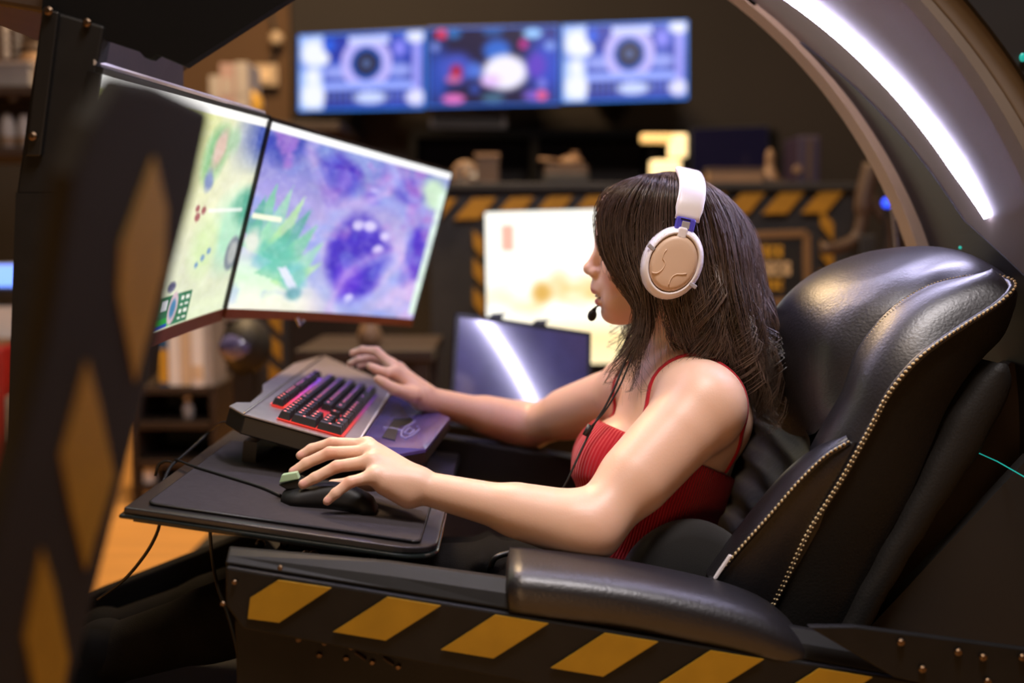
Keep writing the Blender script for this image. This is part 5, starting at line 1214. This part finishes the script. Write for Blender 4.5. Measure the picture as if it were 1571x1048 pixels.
# ------------------------------------------------------------------ hair: guide locks on both sides, filled with several thousand strands
G = [
 [(1002,268,1.655),(962,281,1.615),(928,300,1.605),(917,335,1.602),(923,375,1.598),(940,412,1.588),(962,442,1.578),(982,470,1.574),(975,510,1.575),(950,560,1.58)],
 [(1006,267,1.650),(968,282,1.590),(936,312,1.580),(930,350,1.575),(938,395,1.570),(958,430,1.566),(982,468,1.562),(986,505,1.562),(965,545,1.565),(940,585,1.57)],
 [(1010,266,1.645),(985,280,1.575),(960,318,1.560),(955,365,1.556),(968,415,1.552),(985,455,1.550),(985,505,1.545),(968,555,1.54),(958,605,1.535)],
 [(1016,265,1.640),(1000,282,1.565),(985,330,1.548),(984,390,1.543),(995,440,1.540),(1000,490,1.535),(990,550,1.53),(988,612,1.525)],
 [(1024,264,1.640),(1018,284,1.562),(1010,340,1.544),(1014,410,1.538),(1026,465,1.538),(1044,515,1.545),(1068,550,1.56),(1104,590,1.575)],
 [(1034,264,1.640),(1036,288,1.560),(1038,345,1.542),(1048,420,1.536),(1058,480,1.536),(1068,530,1.545),(1085,565,1.57),(1108,598,1.59)],
 [(1046,264,1.645),(1060,292,1.560),(1072,350,1.544),(1084,430,1.538),(1096,490,1.538),(1112,540,1.545),(1135,585,1.555),(1156,630,1.565)],
 [(1056,266,1.650),(1084,298,1.568),(1104,350,1.552),(1118,430,1.546),(1132,490,1.546),(1148,545,1.552),(1165,600,1.560),(1178,652,1.570)],
 [(1064,268,1.655),(1104,305,1.585),(1128,358,1.570),(1142,430,1.565),(1155,490,1.565),(1168,545,1.570),(1182,600,1.575),(1196,660,1.585)],
 [(1070,270,1.660),(1118,312,1.610),(1144,362,1.600),(1157,430,1.600),(1168,490,1.600),(1180,545,1.600),(1192,600,1.605),(1206,650,1.61)],
 [(1074,272,1.665),(1126,320,1.650),(1153,370,1.648),(1165,430,1.648),(1176,490,1.645),(1188,545,1.645),(1198,600,1.645),(1212,640,1.645)],
 [(1074,274,1.670),(1126,324,1.690),(1152,374,1.695),(1163,430,1.700),(1173,490,1.700),(1183,545,1.700),(1192,600,1.700),(1200,645,1.70)],
 [(1066,274,1.678),(1110,315,1.735),(1132,370,1.745),(1143,430,1.750),(1150,490,1.755),(1155,545,1.76),(1160,600,1.76),(1166,640,1.76)],
 [(1054,270,1.684),(1084,302,1.748),(1098,360,1.762),(1106,430,1.766),(1110,490,1.768),(1112,545,1.772),(1114,595,1.775)],
 [(1040,267,1.688),(1052,296,1.752),(1056,355,1.768),(1060,430,1.772),(1062,490,1.772),(1060,545,1.775),(1055,590,1.78)],
 [(1024,266,1.688),(1018,292,1.748),(1012,350,1.764),(1012,420,1.768),(1014,480,1.765),(1012,540,1.765),(1004,585,1.77)],
 [(1010,267,1.684),(985,290,1.738),(966,345,1.750),(966,410,1.750),(976,460,1.745),(984,510,1.742),(978,560,1.745)],
 [(1002,268,1.675),(962,284,1.705),(936,320,1.712),(936,370,1.712),(950,420,1.712),(972,462,1.712),(972,510,1.715),(955,560,1.72)],
]
NSG = 26
GR = np.array([[list(p) for p in wspline(g, NSG)] for g in G]); GC = np.array(w(1030,400,HY))
def guide(u, t):          # u 0..len(G)-1, t array 0..1
    i = np.clip(int(u), 0, len(G)-2); f = u-i; L = GR[i]*(1-f)+GR[i+1]*f; x = np.clip(t, 0, 1)*(NSG-1); k = np.minimum(x.astype(int), NSG-2); a = (x-k)[:, None]; return L[k]*(1-a)+L[k+1]*a
HV, HF_, HCc = [], [], []
hn = 0
NP = 22; tt = np.linspace(0, 1, NP)
def add_strand(P, r0, col):
    global hn
    d = np.gradient(P, axis=0); d /= np.linalg.norm(d, axis=1)[:, None]+1e-9; a = np.cross(d, np.array((0,1,.2))); a /= np.linalg.norm(a, axis=1)[:, None]+1e-9; b = np.cross(d, a)
    r = r0*np.clip((1-np.linspace(0,1,len(P)))*3.2, .18, 1)[:, None]; ring = [P+a*r, P+(-.5*a+.87*b)*r, P+(-.5*a-.87*b)*r]
    HV.append(np.stack(ring, 1).reshape(-1, 3)); m = len(P); base = hn+np.arange(m-1)[:, None]*3
    for q in range(3):
        HF_.append(np.concatenate([base+q, base+(q+1) % 3, base+3+(q+1) % 3, base+3+q], 1))
    HCc.append(np.tile(col, (m*3, 1))); hn += m*3
base_c = np.array(lin((82,66,57)))
ncl = 330
for c in range(ncl):
    u0 = RNG.uniform(0, len(G)-1.001) if c > 90 else RNG.uniform(0, 11.5)
    amp = RNG.uniform(.001, .006); fr_ = RNG.uniform(1.5, 3.4); ph = RNG.uniform(0, 6.28); ph2 = RNG.uniform(0, 6.28); depth = RNG.uniform(0, .016); tl = RNG.uniform(.86, 1.08)
    shade = RNG.choice([.38,.6,.85,1.0,1.25,1.6]); drift = RNG.normal(0, .35); curl = RNG.uniform(.010, .028)*(1 if u0 > 4.5 else .7)
    if 2.7 < u0 < 4.1: tl *= .60
    if u0 < 2.7 and RNG.random() < .45: tl *= .72
    if u0 > 5 and RNG.random() < .3: curl *= 1.6; shade *= 1.3
    for s_ in range(15):
        u = u0+RNG.normal(0, .17); t = tt*tl*RNG.uniform(.9, 1.04)
        uu = np.clip(u+drift*tt**2, 0, len(G)-1.001)
        P = guide(float(np.clip(u, 0, len(G)-1.001)), np.minimum(t, 1)); P2_ = guide(float(np.clip(u+drift, 0, len(G)-1.001)), np.minimum(t, 1))
        Pc = guide(float(np.clip(u0, 0, len(G)-1.001)), np.minimum(t, 1))
        k = (tt**2)[:, None]; P = P*(1-k)+P2_*k
        cl = (.88*np.clip((tt-.28)*1.7, 0, 1))[:, None]; Pc2 = Pc*(1-k)+guide(float(np.clip(u0+drift, 0, len(G)-1.001)), np.minimum(t,1))*k; P = P*(1-cl)+Pc2*cl
        inw = GC-P; inw /= np.linalg.norm(inw, axis=1)[:, None]
        P = P+inw*((depth+RNG.uniform(0, .004))*np.minimum(1, tt*4))[:, None]
        wv = np.clip((tt-.22)*1.45, 0, 1)**1.25
        P[:, 0] += wv*(curl*np.sin(fr_*2*math.pi*tt+ph)+amp*np.sin(9*tt+ph2)); P[:, 1] += wv*curl*.6*np.cos(fr_*2*math.pi*tt+ph); P[:, 2] += wv*curl*.35*np.sin(fr_*2*math.pi*tt+ph2)
        P += np.cumsum(RNG.normal(0, .00032, (NP, 3)), 0)
        add_strand(P, RNG.uniform(.00048, .00085), base_c*shade*RNG.uniform(.75, 1.3))
for c in range(520):      # fly-away hairs
    u = RNG.uniform(0, 11.9); P = guide(u, tt*RNG.uniform(.8, 1.05)); out = P-GC; out /= np.linalg.norm(out, axis=1)[:, None]
    P = P+out*(RNG.uniform(.001, .012)*np.sin(math.pi*np.clip(tt*RNG.uniform(.7,1.3), 0, 1)))[:, None]; P += np.cumsum(RNG.normal(0, .0014, (NP, 3)), 0)*tt[:, None]
    add_strand(P, .00038, base_c*RNG.uniform(.9, 1.8))
HVa, HFa = np.concatenate(HV), np.concatenate(HF_)
hair = netobj('hair', HVa, HFa, 'hair_brown', pr_); setcol(hair, np.clip(np.concatenate(HCc), 0, 1))
# under-layer that keeps the scalp from showing between locks
rows = []
for u in np.linspace(0, len(G)-1.001, 60):
    P = guide(float(u), np.linspace(0, .72 if u > 4.5 else (.62 if u < 2.4 else .52), 24)); inw = GC-P; inw /= np.linalg.norm(inw, axis=1)[:, None]; rows.append([Vector(p) for p in P+inw*np.linspace(.004, .013, 24)[:, None]])
hc = Vector(w(1027,368,HY)); cap = []
for i in range(40):
    ph = 2*math.pi*i/40; tm = math.radians(52+48*(.5+.5*math.cos(ph))**.8); cap.append([hc+Vector((.0975*math.sin(t)*math.cos(ph), .0775*math.sin(t)*math.sin(ph), .0905*math.cos(t))) for t in np.linspace(.02, tm, 14)])
obj('hair_underlayer', grid(cap, close_u=True), 'hair_cap', pr_, smooth=True, recalc=False)
obj('hair_underlayer', grid(rows), 'hair_cap', pr_, smooth=True, recalc=False)

# ------------------------------------------------------------------ headset
ec = Vector(w(1033,404,1.515)); hs = thing('headset', 'white over-ear headset with beige cup plate and black boom microphone on her head', 'headset', ec)
tilt = math.radians(22); e1_ = Vector((math.cos(tilt),0,-math.sin(tilt))); e2_ = Vector((math.sin(tilt),0,math.cos(tilt)))      # e2 = long axis of the cup
def cupring(y, s, c=ec, ax=.0405, az=.0505, n=40): return [Vector((c.x, y, c.z))+e1_*(ax*s*math.cos(t))+e2_*(az*s*math.sin(t)) for t in np.linspace(0, 2*math.pi, n, endpoint=False)]
def cup(side):
    yy = lambda o: ec.y+o if side < 0 else 2*HY-(ec.y+o)
    obj('ear_cup', grid([cupring(yy(o), s) for o, s in ((.030,.93),(.026,.99),(.016,1.0),(.006,.985),(.000,.93),(-.0035,.85),(-.004,.80),(-.001,.785),(.003,.78))], close_v=True, caps=True), 'plastic_white', hs, smooth=True)
    obj('ear_plate', grid([cupring(yy(o), s) for o, s in ((.004,.765),(-.001,.76),(-.0045,.72),(-.006,.62),(-.0066,.40),(-.0068,.02))], close_v=True, caps=True), 'plate_beige', hs, smooth=True, label='beige cover plate of the ear cup')
    obj('ear_cushion', grid([cupring(yy(o), s) for o, s in ((.030,.90),(.034,1.0),(.042,1.03),(.050,.98),(.053,.86),(.052,.6))], close_v=True, caps=True), 'cushion_grey', hs, smooth=True)
cup(-1); cup(1)
def cp_(a, b, y): return Vector((ec.x, y, ec.z))+e1_*a+e2_*b
for (a, b, an) in ((-.0355,.0085,20),(.0350,-.0175,10)):
    obj('cup_notch', box(cp_(a, b, ec.y-.0022), (.011,.004,.0055), rot_axis('Y', 22+an)), 'notch_grey', hs, bevel=.001, label='grey metallic notch in the cup rim')
yl = ec.y-.0066
def zc(zx, zy): return onp(880+zx/3.494, 240+zy/3.494, Vector((0, yl+.0005, 0)), (0,1,0))
for path in ([(420,622),(440,627),(462,618),(480,600),(490,578),(488,562),(478,548),(484,520),(500,498)], [(510,690),(516,668),(530,645),(552,632),(578,632),(606,628)]):
    obj('plate_ridge', tube(spline([zc(*p) for p in path], 20), .0016, 6, .6), 'plate_beige', hs, smooth=True, label='raised emblem line on the ear plate')
# stem, blue clip, band
sT = cp_(.001,.058,1.520); 
obj('stem', box(W(1046.5,358,1.514), (.0125,.008,.016), rot_axis('Y', 14)), 'plastic_white', hs, bevel=.003, seg=3)
bc = Vector(w(1051,344,1.520)); obj('clip', box(bc, (.0265,.010,.0175), rot_axis('Y', 12)), 'clip_blue', hs, bevel=.003, seg=3, label='translucent blue-violet clip below the headband')
obj('clip_inlay', box(bc+Vector((0,-.0052,.006)), (.013,.002,.002), rot_axis('Y', 12)), 'bezel_black', hs); obj('clip_window', box(bc+Vector((0,-.0054,-.0015)), (.011,.002,.010), rot_axis('Y', 12)), 'notch_grey', hs, bevel=.001)
bp_ = wspline([(1054,338,1.524),(1058,318,1.528),(1062,298,1.540),(1062,280,1.562),(1058,268,1.60),(1055,263,HY),(1058,266,1.69),(1062,276,1.728),(1062,294,1.75),(1058,318,1.762),(1054,342,1.768),(1048,360,1.770)], 48)
rows = []
for k, p in enumerate(bp_):
    t = (bp_[min(k+1, 47)]-bp_[max(k-1, 0)]).normalized(); a = Vector((1,0,-.22)); a = (a-t*a.dot(t)).normalized(); n = t.cross(a).normalized()
    wv = .0185*(1 if 1 < k < 44 else .9); th = .0045; rows.append([p+a*wv*math.copysign(abs(math.cos(q))**.4, math.cos(q))+n*th*math.copysign(abs(math.sin(q))**.6, math.sin(q)) for q in np.linspace(0, 2*math.pi, 20, endpoint=False)])
obj('headband', grid(rows, close_v=True, caps=True), 'plastic_white', hs, smooth=True)
obj('far_stem', tube([bp_[-1], Vector((ec.x+.012, 2*HY-ec.y, ec.z+.04))], .006, 8), 'plastic_white', hs, smooth=True)
# boom microphone and its cable
mp_ = wspline([(1005,440,1.525),(975,470,1.545),(945,490,1.565),(925,487,1.58),(915,473,1.592),(912,470,1.60)], 26)
obj('mic_boom', tube(wspline([(1012,446,1.77),(985,470,1.755),(950,476,1.725),(925,470,1.69),(916,470,1.668),(909,482,1.655)], 26), .0014, 8), 'cable_black', hs, smooth=True)
obj('microphone', cat(ellip(Vector(w(908.5,484,1.655)), (.0066,.006,.0085), rot_axis('Y', 14)), tube([w(910,478,1.655), w(914.5,471,1.66)], [.004,.0016], 8)), 'fabric_black', hs, smooth=True, label='black foam microphone tip by her chin')
obj('headset_cable', tube(wspline([(1000,450,1.545),(985,500,1.545),(962,548,1.55),(945,590,1.54),(928,625,1.535),(912,650,1.535),(897,680,1.525),(882,712,1.515),(868,742,1.51),(856,760,1.51)], 40), .0015, 8), 'cable_black', hs, smooth=True)
obj('headset_cable', tube(wspline([(1002,452,1.548),(990,505,1.548),(968,552,1.552),(951,592,1.542),(930,628,1.536),(906,656,1.532)], 30), .0013, 8), 'cable_black', hs, smooth=True)
obj('cable_control', tube([w(905,652,1.530), w(897,668,1.526)], .0036, 8), 'cable_black', hs, smooth=True)
